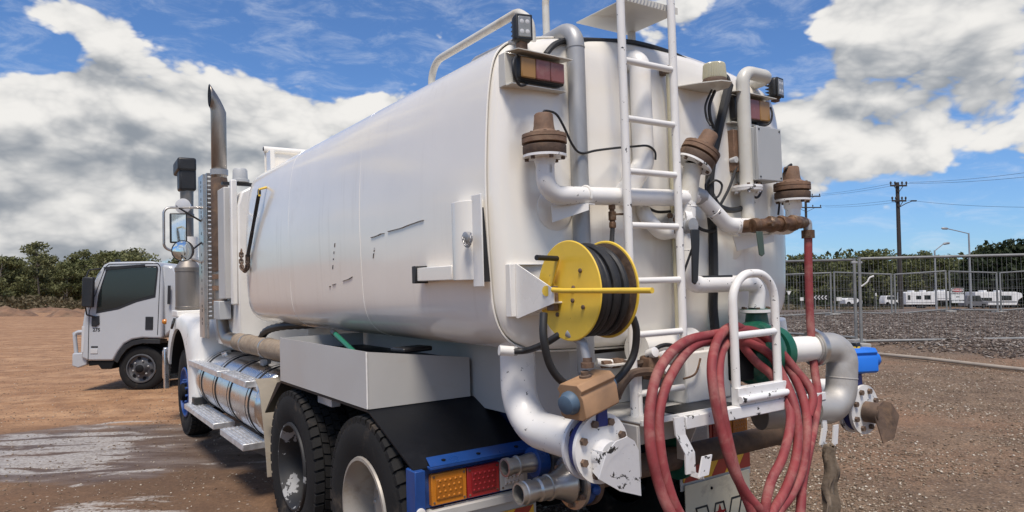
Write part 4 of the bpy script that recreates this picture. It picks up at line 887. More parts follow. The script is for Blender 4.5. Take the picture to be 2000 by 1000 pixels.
# drain cock feeding the reel
dc = V((-0.4962,-0.2,2.085)); g = G().lathe(dc, (0, 0, -1), [(0, .016), (.02, .016), (.022, .012), (.03, .012), (.032, .018), (.07, .018), (.075, .012), (.085, .016), (.105, .016), (.11, .010)], 12); dk = P('drain_cock', g, MT['bronze'])
P('cock_stub', G().cyl(dc+V((0, 0, .05)), dc, .015, 12), MT['white'], parent=dk)
P('cock_lever', G().tube([dc+V((0, -.0, -.045)), dc+V((.02, -.02, -.045)), dc+V((.05, -.02, -.043))], .005, 6), MT['bronze'], parent=dk)
cable([dc+V((0, 0, -.10)), (-0.5128,-0.21,1.918), (-0.5432,-0.24,1.847), (-0.5864,-0.3,1.753)], .011, 'feed_hose')
# --- hose reel
reel = empty('hose_reel'); reel.parent = truck
rc = V((-.93, -.40, 1.70)); r2 = V((-.735, -.40, 1.70)); RR = .203
P('reel_disc', G().lathe(rc, (1, 0, 0), [(0, .001), (0, RR-.004), (.004, RR), (.008, RR-.004), (.008, .001)], 64, cap=False), MT['yellow'], parent=reel)
P('reel_disc', G().lathe(r2, (1, 0, 0), [(0, .001), (0, RR-.004), (.004, RR), (.008, RR-.004), (.008, .001)], 64, cap=False), MT['yellow'], parent=reel)
P('disc_lining', G().lathe(r2+V((-.003, 0, 0)), (1, 0, 0), [(0, .10), (0, RR-.010), (.002, RR-.010), (.002, .10)], 48, cap=False), MT['rustd'], parent=reel, label='rusty inner face of the far reel disc')
P('reel_drum', G().cyl(rc+V((.009, 0, 0)), r2, .11, 32), MT['black'], parent=reel)
for lay, rad, n in ((0, .122, 6), (1, .148, 5), (2, .173, 5)):
    w = (r2.x-rc.x-.018-.010*lay)
    pts = []
    k = n*36
    for i in range(k+1):
        t = 2*PI*i/36; x = rc.x+.024+(w-.02)*i/k; wob = .004*math.sin(t*.37+lay)+.003*math.sin(t*1.3+i*.01)
        pts.append((x+.004*math.sin(t*.5), rc.y+(rad+wob)*math.cos(t), rc.z+(rad+wob)*math.sin(t)))
    P('wound_hose', G().tube(pts, .0165, 9), MT['hose'], parent=reel)
for a, q in ((.75, .115), (2.6, .12), (-.6, .115), (-2.2, .12), (.3, .04), (-.9, .05)):
    P('disc_bolt', G().lathe(rc+V((0, -q*math.cos(a), q*math.sin(a))), (-1, 0, 0), [(0, .009), (.006, .009), (.008, .006)], 8), MT['rustd'], parent=reel)
P('crank_arm', G().prism([V((-0.955,-0.2689,1.659)), V((-0.955,-0.2897,1.651)), V((-0.955,-0.3744,1.825)), V((-0.955,-0.3475,1.83))], (.008, 0, 0)), MT['yellow'], parent=reel)
P('crank_grip', G().cyl((-0.955,-0.3679,1.831), (-1.081,-0.4,1.834), .011, 12), MT['hose'], parent=reel)
hubc = V((-0.945,-0.307,1.701)); P('reel_hub', G().lathe(hubc, (-1, -.2, 0), [(-.02, .03), (.0, .03), (.005, .022), (.03, .022)], 14), MT['yellow'], parent=reel)
P('reel_bearing', G().bb(-.965, -.935, -.345, -.30, 1.62, 1.72), MT['rustd'], .004, reel)
P('brake_bar', G().tube([(-0.972,-0.3565,1.705), (-0.972,-0.4231,1.701), (-0.95,-0.8893,1.698)], .0105, 12), MT['yellow'], parent=reel)
g = G().prism([(-.972, -.025, (-0.97,-0.0638,1.82)[2]), (-.972, -.10, (-0.97,-0.0638,1.82)[2]), (-.972, -.36, (-0.97,-0.2487,1.708)[2]), (-.972, -.36, (-0.97,-0.2816,1.651)[2]), (-.972, -.10, (-0.97,-0.0715,1.583)[2]), (-.972, -.025, (-0.97,-0.052,1.591)[2])], (.006, 0, 0)); P('reel_bracket', g, MT['white'], .001, reel)
zb0, zb1 = (-0.97,-0.0638,1.82)[2], (-0.97,-0.052,1.591)[2]
P('bracket_flange', G().bb(-.966, -.80, -.10, -.03, zb0-.005, zb0+.0), MT['white'], .001, reel)
P('bracket_flange', G().prism([(-.964, -.03, zb1), (-.964, -.10, zb1), (-.964, -.36, (-0.97,-0.2816,1.651)[2]), (-.964, -.36, (-0.97,-0.2816,1.651)[2]+.006), (-.964, -.03, zb1+.006)], (.16, 0, 0)), MT['white'], .001, reel)
P('bracket_return', G().bb(-1.0, -.972, -.09, -.05, zb1, zb0), MT['white'], .002, reel)
# supply hoses below the reel
cable([(-1.054,-0.4,1.615), (-1.073,-0.42,1.521), (-1.044,-0.42,1.41), (-0.9714,-0.42,1.333), (-0.8378,-0.4,1.293), (-0.6974,-0.4,1.314), (-0.591,-0.4,1.401), (-0.581,-0.42,1.51), (-0.5987,-0.42,1.577)], .016, 'supply_hose', n=12)
cable([(-0.9699,-0.06,1.439), (-0.9267,-0.1,1.443), (-0.9478,-0.25,1.479), (-0.925,-0.32,1.517), (-0.8506,-0.33,1.555)], .0145, 'supply_hose', n=12)
P('corner_sleeve', G().cyl((-1.028,-0.03,1.446), (-0.9658,-0.05,1.438), .022, 16), MT['white'])
P('sleeve_fitting', G().lathe(V((-0.9739,-0.05,1.439)), (1, -.2, 0), [(0, .02), (.02, .022), (.03, .014)], 10), MT['galv'])
# --- left discharge: elbow, butterfly valve, actuator, fan nozzle
big = fillet([(-.85, .09, 1.48), (-.85, .09, 1.085), (-.85, -.415, 1.075)], [0, .19, 0], 14)
P('discharge_elbow', G().tube(big, .082, 28), MT['speck'])
def valve_set(x, z, y, flange_mat, body_mat):
    f1 = P('valve_flange', G().lathe((x, y, z), (0, -1, 0), [(0, .07), (0, .138), (.016, .138), (.016, .07)], 40, cap=False), MT['chipped'])
    P('valve_disc_body', G().lathe((x, y-.018, z), (0, -1, 0), [(0, .06), (0, .118), (.012, .124), (.036, .124), (.048, .118), (.048, .06)], 40, cap=False), body_mat)
    f2 = P('valve_flange', G().lathe((x, y-.068, z), (0, -1, 0), [(0, .001), (0, .138), (.018, .138), (.018, .001)], 40, cap=False), flange_mat)
    bolts('bolt', (x, y-.086, z), (0, -1, 0), .108, 8, .016, .016, MT['rustd'], f2, .39)
    return y-.086
ye = valve_set(-.85, 1.075, -.40, MT['speck'], MT['navy'])
def cone_spout(x, y, z, mat, sc=1.0):
    s = P('spout_pipe', G().cyl((x, y, z), (x, y-.06*sc, z), .062*sc, 24), mat)
    return s
# fan nozzle: short pipe closed by a folded plate that throws the water down
cone_spout(-.85, ye, 1.05, MT['chipped'])
yo = ye-.06
q = V((-.85, yo, 1.05))
P('fan_plate', G().prism([q+V((-.075, .0, -.07)), q+V((-.06, -.035, .035)), q+V((-.03, -.055, .075)), q+V((.03, -.055, .085)), q+V((.075, -.045, .06)), q+V((.10, -.04, .02)), q+V((.11, -.035, -.16)), q+V((.02, -.015, -.13))], (0, .005, 0)), MT['chipped'])
P('fan_plate', G().prism([q+V((-.075, .0, -.07)), q+V((-.06, -.035, .035)), q+V((-.055, .055, .03)), q+V((-.06, .055, -.055))], (.005, 0, 0)), MT['chipped'])
# valve neck and pneumatic actuator
nk = V((-.85, -.445, 1.19))
P('valve_neck', G().prism([nk+V((-.03, 0, -.03)), nk+V((.03, 0, -.03)), nk+V((.024, 0, .10)), nk+V((-.024, 0, .10))], (0, -.05, 0)), MT['navy'], .006)
P('neck_flange', G().lathe((-.85, -.47, 1.285), (0, 0, 1), [(0, .03), (.004, .055), (.018, .055), (.02, .03)], 20), MT['navy'])
def actuator(c, ax, Lb, w, h, body, cap, portm):
    c = V(c); ax = V(ax).normalized(); up = V((0, 0, 1)); sd = up.cross(ax).normalized(); up = ax.cross(sd)
    def pt(a, s, u): return c+ax*a+sd*s+up*u
    prof = [(-.5, -.42), (-.5, .1), (-.42, .22), (-.5, .34), (-.34, .5), (.34, .5), (.5, .34), (.42, .22), (.5, .1), (.5, -.42), (.36, -.5), (-.36, -.5)]
    b = P('actuator', G().prism([pt(-Lb/2, s*w, u*h) for s, u in prof], ax*Lb), body, .003)
    for s in (-1, 1):
        pr = [(.0, .50), (.016, .50), (.030, .42), (.05, .40), (.056, .30), (.058, .001)]
        P('actuator_cap', G().lathe(pt(s*Lb/2, 0, 0), ax*s, [(a*.7, r*h*.66) for a, r in pr], 24), cap, parent=b)
    P('position_indicator', G().lathe(pt(0, 0, h*.5), up, [(0, .025), (.008, .025), (.01, .016), (.024, .016)], 14), portm, parent=b)
    return b
actuator(V((-0.8997,-0.47,1.291)), V((-0.7649,-0.45,1.319))-V((-1.03,-0.49,1.269)), .205, .13, .14, MT['tan'], MT['bluecap'], MT['rustd'])
P('air_elbow', G().tube(fillet([(-.90, -.47, 1.41), (-.90, -.45, 1.49), (-.92, -.38, 1.53)], .03), .018, 12), MT['galv'])
P('air_fitting', G().lathe((-.90, -.47, 1.395), (0, 0, 1), [(0, .026), (.02, .026), (.022, .02), (.04, .02)], 8), MT['rustc'])
# --- cross manifold with camlock couplings
my, mz = .10, .765
P('manifold_pipe', G().tube([(-.45, my, mz), (1.10, my, mz)], .062, 24), MT['rustd'])
cl0 = P('camlock', G().lathe((-.56, my, mz), (-1, 0, 0), [(0, .05), (.01, .092), (.02, .094), (.05, .075), (.10, .058), (.12, .056), (.122, .062), (.135, .062), (.137, .056), (.19, .056), (.20, .048), (.225, .048), (.23, .055), (.27, .055), (.275, .050), (.30, .050), (.30, .042), (.15, .04)], 32, cap=False), MT['stain'])
P('camlock_flange', G().lathe((-.535, my, mz), (-1, 0, 0), [(0, .05), (0, .130), (.018, .130), (.018, .05)], 40, cap=False), MT['stain'], parent=cl0)
bolts('bolt', (-.553, my, mz), (-1, 0, 0), .108, 6, .014, .014, MT['rustc'], cl0, .3)
P('wafer_valve', G().lathe((-.485, my, mz), (-1, 0, 0), [(0, .06), (0, .118), (.045, .118), (.045, .06)], 36, cap=False), MT['blue'])
P('wafer_flange', G().lathe((-.445, my, mz), (-1, 0, 0), [(0, .06), (0, .125), (.03, .125), (.03, .06)], 36, cap=False), MT['rustd'])
P('valve_lug', G().ball((-.5, my-.125, mz-.02), .025, 10), MT['blue'])
c2 = P('camlock', G().lathe((-.62, .32, .83), (-1, 0, 0), [(0, .05), (.03, .048), (.06, .042), (.09, .042), (.092, .048), (.10, .048), (.102, .040), (.14, .040), (.145, .046), (.17, .046), (.17, .036), (.05, .034)], 28, cap=False), MT['stain'])
P('wafer_valve', G().lathe((-.56, .32, .83), (-1, 0, 0), [(0, .04), (0, .075), (.06, .075), (.06, .04)], 30, cap=False), MT['blue'])
P('wafer_flange', G().lathe((-.50, .32, .83), (-1, 0, 0), [(0, .001), (0, .085), (.05, .085), (.05, .001)], 30, cap=False), MT['stain'])
P('manifold_flange', G().lathe((.17, my, mz), (1, 0, 0), [(0, .06), (0, .115), (.03, .115), (.03, .06)], 36, cap=False), MT['green'])
P('pipe_band', G().lathe((.23, my, mz), (1, 0, 0), [(0, .062), (0, .066), (.03, .066), (.03, .062)], 30, cap=False), MT['stain'])
P('manifold_end', G().tube(fillet([(1.08, my, mz), (1.22, my, mz), (1.25, my+.02, mz+.22)], .12), .07, 22), MT['galv'])
# --- light tray on the chassis tail
yt = .465
P('light_channel', G().bb(-1.22, -.36, yt+.02, yt+.06, .66, .862), MT['blue'], .003)
P('channel_top', G().bb(-1.14, -.36, yt-.035, yt+.02, .852, .866), MT['blue'], .003)
P('channel_lip', G().prism([(-1.14, yt-.035, .866), (-.36, yt-.035, .866), (-.36, yt+.05, .892), (-1.12, yt+.05, .892)], (0, 0, .004)), MT['blue'])
for x in (-1.05, -.85, -.62, -.44): P('lip_bolt', G().hexa((x, yt, .879), (0, 0, 1), .011, .008), MT['dark'])
P('channel_end', G().bb(-1.225, -1.17, yt-.04, yt+.06, .62, .86), MT['blue'], .004)
P('round_reflector', G().lathe((-1.20, yt-.0405, .665), (0, -1, 0), [(0, .024), (.006, .024), (.008, .018), (.008, .001)], 22), MT['white'])
P('lower_rail', G().bb(-1.19, -.55, yt-.03, yt+.03, .615, .655), MT['boxgrey'], .003)
P('light_channel', G().bb(.55, 1.25, yt+.02, yt+.06, .66, .862), MT['blue'], .003)
P('channel_top', G().bb(.55, 1.25, yt-.03, yt+.02, .84, .862), MT['blue'], .003)
def stoplamp(x0, x1, z0, z1, frame, lens, leds):
    l = P('stop_lamp', G().bb(x0, x1, yt-.012, yt+.02, z0, z1), frame, .004)
    P('lens', G().bb(x0+.024, x1-.024, yt-.018, yt-.0125, z0+.026, z1-.026), lens, .003, l)
    for xx in (x0+.014, x1-.014):
        for zz in (z0+.014, z1-.014): P('screw', G().lathe((xx, yt-.012, zz), (0, -1, 0), [(0, .006), (.003, .005)], 8), MT['rustd'], parent=l)
    nx, nz = 5, 4
    for i in range(nx):
        for j in range(nz):
            x = x0+.036+(x1-x0-.072)*(i+.5*(j % 2)*.6)/(nx-.7); z = z0+.036+(z1-z0-.072)*j/(nz-1)
            P('led', G().lathe((x, yt-.018, z), (0, -1, 0), [(0, .007), (.002, .005), (.003, .001)], 8), leds, parent=l)
    return l
stoplamp(-1.125, -.93, .675, .825, MT['amber'], MT['amberd'], MT['amber'])
stoplamp(-.925, -.735, .675, .825, MT['red'], MT['redd'], MT['red'])
stoplamp(-.73, -.56, .675, .825, MT['grey'], MT['clear'], MT['stain'])
stoplamp(.67, .86, .675, .825, MT['white'], MT['grey'], MT['clear'])
stoplamp(.865, 1.055, .675, .825, MT['red'], MT['redd'], MT['red'])
stoplamp(1.06, 1.24, .675, .825, MT['amber'], MT['amberd'], MT['amber'])
# hazard strips and mud flaps
def hazard(x0, x1, z0, z1, y, n, sl=.10):
    b = P('hazard_strip', G().bb(x0, x1, y, y+.006, z0, z1), MT['tapey'])
    w = (x1-x0)/n
    for i in range(0, n, 2):
        a = x0+w*i; pts = [(max(a, x0), z0), (min(a+w, x1), z0), (min(a+w+sl, x1), z1), (min(a+sl, x1), z1)]
        P('red_stripe', G().prism([(x, y-.0015, z) for x, z in pts], (0, .002, 0)), MT['taper'], parent=b)
hazard(-.95, -.52, .44, .565, .462, 4); hazard(.62, 1.26, .47, .60, .462, 5)
P('strip_backing', G().bb(-1.05, -.50, .470, .476, .42, .66), MT['boxgrey']); P('strip_backing', G().bb(.60, 1.27, .470, .476, .42, .66), MT['boxgrey'])
mf = P('mud_flap', G().bb(.62, 1.24, .452, .460, .06, .455), MT['cream'], .003)
P('mud_flap', G().bb(-1.22, -.58, .485, .492, .08, .43), MT['black'], .003)
# outlined W and red star on the right flap
def polyline(pts, w, y, mat, name, parent):
    g = G()
    for (a, b), (c, d) in zip(pts, pts[1:]):
        p, q = V((a, y, b)), V((c, y, d)); t = (q-p).normalized(); s = V((-t.z, 0, t.x))*w; e = t*w*.8
        g.prism([p-s-e, q-s+e, q+s+e, p+s-e], (0, -.002, 0))
    return P(name, g, mat, parent=parent, smooth=False)
wz, wx, u = .30, .93, .05
Wp = [(-4.4, 0), (-2.4, 0), (-1.5, -3.2), (-.75, -.1), (.75, -.1), (1.5, -3.2), (2.4, 0), (4.4, 0), (2.6, -6), (1.0, -6), (0, -2.6), (-1.0, -6), (-2.6, -6), (-4.4, 0)]
polyline([(wx+a*u*1.0, wz+b*u*.9) for a, b in Wp], .006, .4515, MT['ink'], 'flap_letter', mf)
star = []
for i in range(10):
    r = .062 if i % 2 == 0 else .026; t = PI/2+PI*i/5; star.append((wx+r*math.cos(t), .4485, wz-.075+r*math.sin(t)))
P('flap_star', G().prism(star, (0, .004, 0)), MT['red'], parent=mf)
P('flap_screw', G().lathe((.86, .452, .40), (0, -1, 0), [(0, .01), (.004, .01)], 10), MT['dark'], parent=mf)
# --- rear frame, step beam, hose hoop
xb0, xb1 = (-0.3286,-0.42,1.127)[0], (0.4177,-0.42,1.088)[0]
zbm = (0.0188,-0.42,1.126)[2]
P('rear_deck', G().bb(-.55, .62, -.40, .30, zbm-.012, zbm-.004), MT['boxgrey'], .002)
P('deck_lip', G().bb(-.55, -.05, -.402, -.39, zbm-.02, zbm+.006), MT['white'], .002)
P('deck_side', G().bb(-.56, -.54, -.38, .42, zbm-.24, zbm-.02), MT['boxgrey'], .003)
P('deck_front', G().bb(-.54, -.06, -.20, -.19, zbm-.16, zbm-.013), MT['boxgrey'], .003)
P('gusset', G().prism([(-.13, -.36, zbm-.02), (-.13, -.20, zbm-.02), (-.13, -.20, zbm-.26), (-.13, -.24, zbm-.26)], (.008, 0, 0)), MT['boxgrey'])
P('step_beam', G().bb(xb0, xb1, -.45, -.40, zbm-.056, zbm), MT['chipped'], .004)
P('beam_tread', G().bb(xb0+.02, xb0+.42, -.395, -.22, zbm-.003, zbm+.003), MT['black'])
hx0, hx1 = (0.059,-0.4,1.494)[0], (0.381,-0.4,1.475)[0]; hzt = (0.2293,-0.4,1.751)[2]
xq0 = hx0-.02; xq1 = xb1+.01
P('hoop_plate', G().bb(xq0, xq1-.02, -.445, -.40, zbm+.001, zbm+.085), MT['chipped'], .003)
P('hoop_roll', G().cyl((xq0, -.452, zbm+.03), (xq1, -.452, zbm+.03), .017, 14), MT['chipped'])
P('hose_hoop', G().tube(fillet([(hx0, -.415, zbm+.06), (hx0, -.415, hzt), (hx1, -.415, hzt), (hx1, -.415, zbm+.06)], [0, .14, .14, 0], 12), .021, 16), MT['speck'])
zc = (0.1903,-0.415,1.454)[2]; P('hoop_bar', G().cyl((hx0, -.415, zc), (hx1, -.415, zc+.004), .018, 14), MT['chipped'])
# hook strap at the beam's left end
hk = [((-0.3953,-0.47,1.136)), ((-0.3868,-0.47,1.058)), ((-0.3444,-0.48,0.9759)), ((-0.3429,-0.48,0.8874)), ((-0.2722,-0.48,0.8596)), ((-0.3528,-0.56,0.8946)), ((-0.3254,-0.56,0.9765))]
g = G()
for a, b in zip(hk, hk[1:]):
    a, b = V(a), V(b); t = (b-a).normalized(); s = V((.03, .0, 0)) if abs(t.z) > .5 else V((0, .0, .012))
    g.prism([a-s, b-s, b+s, a+s], (0, .008, 0))
P('hook_strap', g, MT['chipped'])
g = G()
hk2 = [(0.7795,-0.4,1.016), (0.7907,-0.4,0.9192), (0.7607,-0.4,0.8343), (0.8203,-0.4,0.8145), (0.8458,-0.42,0.825), (0.8636,-0.42,0.9259)]
for a, b in zip(hk2, hk2[1:]):
    a, b = V(a), V(b); t = (b-a).normalized(); s = V((.020, 0, 0)) if abs(t.z) > .5 else V((0, 0, .016)); g.prism([a-s, b-s, b+s, a+s], (0, .010, 0))
P('hook_strap', g, MT['chipped'])
P('hook_arm', G().bb(xb1-.05, V(hk2[0]).x+.03, -.40, -.37, zbm-.06, zbm-.02), MT['chipped'], .002)
# --- pump: green casing with flanges
px = (0.4924,-0.24,1.327)[0]; pz = (0.4924,-0.24,1.327)[2]
pump = P('pump_casing', G().lathe((px-.14, -.22, pz), (1, 0, 0), [(0, .05), (.0, .10), (.04, .12), (.05, .15), (.08, .165), (.15, .165), (.18, .15), (.20, .12), (.22, .09)], 36), MT['green'])
P('pump_volute', G().tube([(px-.02, -.22+.12*math.cos(a), pz+.12*math.sin(a)) for a in [2*PI*i/36 for i in range(36)]], .055, 14, closed=True), MT['green'], parent=pump)
P('pump_neck', G().lathe((fl1.x, -.20, pz+.1), (0, 0, 1), [(0, .07), (fl1.z-pz-.125, .055), (fl1.z-pz-.12, .085), (fl1.z-pz-.10, .085)], 26), MT['green'], parent=pump)
pf = P('pump_flange', G().lathe(fl1+V((0, 0, -.018)), (0, 0, 1), [(0, .04), (0, .088), (.016, .088), (.018, .04)], 30, cap=False), MT['chipped'])
bolts('bolt', fl1+V((0, 0, -.002)), (0, 0, 1), .072, 6, .010, .012, MT['rustd'], pf)
P('suction_flange', G().lathe((px+.10, -.22, pz), (1, 0, 0), [(0, .08), (0, .13), (.03, .135), (.05, .135), (.05, .08)], 36, cap=False), MT['green'], parent=pump)
sx0 = px+.15; sx1 = (0.8798,-0.27,1.298)[0]
P('suction_pipe', G().cyl((sx0, -.22, pz), (sx1, -.29, pz), .070, 24), MT['white'])
ua = V((sx1, -.29, pz)); P('suction_collar', G().lathe(ua, (1, -.2, 0), [(0, .07), (0, .10), (.03, .10), (.03, .07)], 30, cap=False), MT['stain'])
P('bearing_box', G().bb(px-.26, px-.14, -.30, -.14, pz-.12, pz+.06), MT['dark'], .01)
# stainless return bend
u1, u2, u3 = V((1.068,-0.35,1.289)), V((1.024,-0.35,0.9904)), V((0.7662,-0.33,1.008)); u1.z = pz
P('return_bend', G().tube(fillet([ua, u1, u2, u3], [0, .165, .165, 0], 14), .083, 28), MT['bend'])
P('bend_weld', G().lathe(u1.lerp(u2, .5), (u2-u1), [(0, .083), (.002, .0855), (.006, .0855), (.008, .083)], 28, cap=False), MT['bend'])
P('bend_tail', G().cyl(u3, u3+V((-.3, .1, 0)), .083, 24), MT['bend'])
P('hatch_cap', G().lathe(V((1.342,-0.05,1.336)), (.3, -.5, .8), [(0, .08), (.02, .085), (.03, .075), (.032, .001)], 28), MT['stain'])
# --- right discharge: elbow, valve, blue actuator, rusty fan nozzle
rx, rz, ry = 1.19, .965, -.31
P('discharge_elbow', G().tube(fillet([(rx-.1, .12, 1.46), (rx, .12, rz+.02), (rx, ry+.02, rz)], [0, .18, 0], 12), .08, 26), MT['speck'])
P('white_collar', G().cyl(V((1.009,-0.1,1.044)), V((1.276,-0.1,1.027)), .075, 22), MT['white'])
yr_ = valve_set(rx, rz, ry, MT['speck'], MT['navy'])
P('spout_pipe', G().cyl((rx, yr_, rz-.01), (rx+.01, yr_-.09, rz-.015), .058, 22), MT['rustd'])
q = V((rx+.01, yr_-.09, rz-.015))
P('fan_plate', G().prism([q+V((-.06, .012, -.01)), q+V((-.045, .0, .05)), q+V((.0, -.005, .075)), q+V((.05, -.02, .06)), q+V((.085, -.045, -.01)), q+V((.03, -.04, -.13)), q+V((-.03, -.01, -.155))], (0, -.006, 0)), MT['rustd'])
P('fan_plate', G().prism([q+V((.05, -.02, .06)), q+V((.085, -.045, -.01)), q+V((.09, .03, -.005)), q+V((.055, .04, .05))], (.004, 0, 0)), MT['rustd'])
P('valve_neck', G().prism([(rx-.025, ry-.02, rz+.12), (rx+.025, ry-.02, rz+.12), (rx+.02, ry-.02, rz+.20), (rx-.02, ry-.02, rz+.20)], (0, -.045, 0)), MT['navy'], .004)
P('neck_flange', G().lathe((rx, ry-.04, rz+.20), (0, 0, 1), [(0, .03), (.003, .05), (.016, .05), (.018, .03)], 20), MT['navy'])
ac2 = actuator((rx, ry-.045, rz+.275), (.9, -.43, 0), .19, .125, .14, MT['brightblue'], MT['brightblue'], MT['yellow'])
P('switch_cap', G().bb(rx-.02, rx+.02, ry-.065, ry-.025, rz+.345, rz+.375), MT['black'], .005, ac2)
P('rating_plate', G().box((rx+.022, ry-.105, rz+.25), (.06, .002, .022), Matrix.Rotation(R(-25), 3, 'Z')), MT['stain'], parent=ac2)
# --- hydraulic fittings left of the hose coil
P('reservoir', G().cyl(((-0.3146,-0.12,1.383)[0], -.14, 1.40), ((0.0667,-0.12,1.353)[0], -.14, 1.40), .085, 28), MT['white'])
P('bulkhead', G().bb((-0.0757,-0.22,1.246)[0], (0.2535,-0.22,1.213)[0], -.23, -.10, zbm-.003, (0.1257,-0.22,1.375)[2]), MT['white'], .01)
P('post', G().cyl(((-0.4409,-0.25,1.215)[0], -.27, zbm-.01), ((-0.4409,-0.25,1.215)[0], -.27, 1.3), .02, 12), MT['white'])
hv = V((-0.3311,-0.26,1.334)); mb = P('hydraulic_valve', G().bb(hv.x-.05, hv.x+.06, -.30, -.22, hv.z-.06, hv.z+.05), MT['rustc'], .012)
for dx, dz in ((-.03, .065), (.035, .045), (.05, -.02)): P('port_cap', G().lathe((hv.x+dx, -.29, hv.z+dz), (0, -1, .3), [(-.03, .02), (0, .024), (.02, .024), (.022, .016)], 10), MT['chipped'], parent=mb)
cable([V((hv.x-.02, -.29, hv.z-.02)), (-0.4838,-0.3,1.321), (-0.5501,-0.31,1.297), (-0.5856,-0.3,1.248), (-0.5775,-0.28,1.222)], .020, 'armoured_hose', MT['rustd'])
cable([V((hv.x, -.28, hv.z+.05)), (-0.3645,-0.28,1.397), (-0.2969,-0.28,1.425), (-0.212,-0.27,1.421), (-0.13,-0.25,1.377)], .010, 'armoured_hose', MT['hose'])
cable([(-0.3974,-0.25,1.316), (-0.4175,-0.26,1.237), (-0.3915,-0.27,1.177), (-0.3376,-0.26,1.205), (-0.3141,-0.25,1.272)], .013, 'armoured_hose', MT['hose'])
cable([(-0.2805,-0.13,1.447), (-0.2897,-0.2,1.425), (-0.214,-0.2,1.434), (-0.0695,-0.18,1.423)], .004, 'thin_line', MT['bronze'])
cable([(0.0057,-0.25,1.341), (-0.0351,-0.25,1.27), (-0.119,-0.25,1.253)], .005, 'thin_line', MT['bronze'])
P('bronze_fitting', G().lathe(V((-0.4846,-0.15,1.351)), (1, 0, 0), [(-.06, .018), (.0, .018), (.0, .024), (.04, .024), (.045, .018), (.07, .018)], 10), MT['rustc'])
P('stub_pipe', G().cyl((-0.552,-0.12,1.359), (-0.4846,-0.15,1.351), .02, 14), MT['white'])
P('shelf', G().bb((-0.5463,-0.13,1.331)[0], (-0.3042,-0.13,1.309)[0], -.20, -.07, 1.345, 1.352), MT['white'])
cable([(-0.4205,-0.15,1.35), (-0.4029,-0.2,1.343), (-0.3627,-0.25,1.357)], .016, 'armoured_hose', MT['rustd'])
P('dark_recess', G().bb(-.50, .5, .02, .03, zbm, 1.38), MT['boxgrey'])

# ================================================================== loose things carried on the truck
def on_truck(o): o.matrix_world = TM; return o
hp0 = V((hx.x, -.27, hx.z-.03))
drop = [hp0, (0.9019,-0.27,1.784), (0.8796,-0.28,1.498), (0.8518,-0.31,1.233), (0.7653,-0.38,1.091), (0.6,-0.46,0.9699), (0.4474,-0.52,0.8567), (0.3474,-0.55,0.7389), (0.2777,-0.58,0.622), (0.1883,-0.6,0.5052), (0.0352,-0.6,0.4832),
        (-0.0393,-0.58,0.5959), (-0.0721,-0.57,0.7126), (-0.1255,-0.55,0.853), (-0.1654,-0.54,1.015), (-0.1761,-0.52,1.171), (-0.1136,-0.46,1.296), (-0.0139,-0.4,1.389), (0.1327,-0.35,1.432), (0.3207,-0.32,1.418), (0.4399,-0.32,1.336), (0.4973,-0.31,1.224)]
loops = [[(0.0133,-0.36,1.466), (-0.2728,-0.4,1.446), (-0.4992,-0.47,1.357), (-0.6138,-0.52,1.221), (-0.6513,-0.55,1.073), (-0.6333,-0.57,0.9192), (-0.5958,-0.6,0.7931), (-0.4539,-0.62,0.6144), (-0.2471,-0.63,0.5264), (-0.0584,-0.62,0.5776), (0.085,-0.6,0.6658), (0.2172,-0.58,0.7168), (0.3378,-0.56,0.8107), (0.4311,-0.53,0.9556), (0.4908,-0.49,1.058), (0.5244,-0.43,1.173), (0.5077,-0.37,1.289), (0.4416,-0.34,1.393), (0.2944,-0.33,1.464)],
         [(0.0312,-0.35,1.439), (-0.1985,-0.39,1.424), (-0.4155,-0.46,1.329), (-0.5449,-0.51,1.212), (-0.5903,-0.54,1.102), (-0.5968,-0.57,0.9515), (-0.5574,-0.6,0.7955), (-0.4369,-0.62,0.6415), (-0.2777,-0.63,0.5657), (-0.0926,-0.62,0.5962), (0.0409,-0.6,0.6747), (0.1642,-0.58,0.7384), (0.2795,-0.56,0.8445), (0.361,-0.53,0.9655), (0.3964,-0.49,1.097), (0.4263,-0.42,1.21), (0.4095,-0.36,1.326), (0.3087,-0.34,1.389), (0.1727,-0.33,1.424)],
         [(0.1798,-0.34,1.49), (0.0581,-0.37,1.485), (-0.0751,-0.42,1.433), (-0.1718,-0.47,1.337), (-0.2094,-0.51,1.214), (-0.1948,-0.53,1.062), (-0.1604,-0.55,0.906), (-0.0995,-0.57,0.7808), (-0.018,-0.59,0.6841), (0.0788,-0.6,0.5756), (0.0209,-0.6,0.543), (-0.0015,-0.59,0.6582), (0.0657,-0.58,0.7959), (0.1876,-0.56,0.8857), (0.2938,-0.53,0.9945), (0.3762,-0.48,1.075), (0.4068,-0.43,1.137), (0.3894,-0.37,1.235), (0.3114,-0.34,1.306), (0.2389,-0.32,1.398), (0.2507,-0.32,1.459)]]
tail = [(0.4953,-0.5,1.033), (0.5556,-0.49,1.111), (0.5624,-0.46,1.175), (0.5395,-0.42,1.236), (0.477,-0.37,1.342), (0.3906,-0.33,1.43), (0.282,-0.32,1.447)]
HR = .0225
rh = on_truck(mk('red_hose', G().tube(spline(drop, 7), HR, 12), MT['redhose']))
tag(rh, 'long faded red rubber hose coiled over the white hoop at the truck\'s rear', 'hose')
for q in loops: mk('hose_loop', G().tube(spline(q, 7, closed=True), HR, 12, closed=True), MT['redhose'], rh)
mk('hose_tail', G().tube(spline(tail, 7), HR, 12), MT['redhose'], rh)
e0_ = V(tail[0]); e1_ = V(tail[1]); mk('hose_mouth', G().lathe(e0_, (e0_-e1_), [(-.004, HR*.7), (.001, HR*.7)], 12), MT['rustd'], rh)
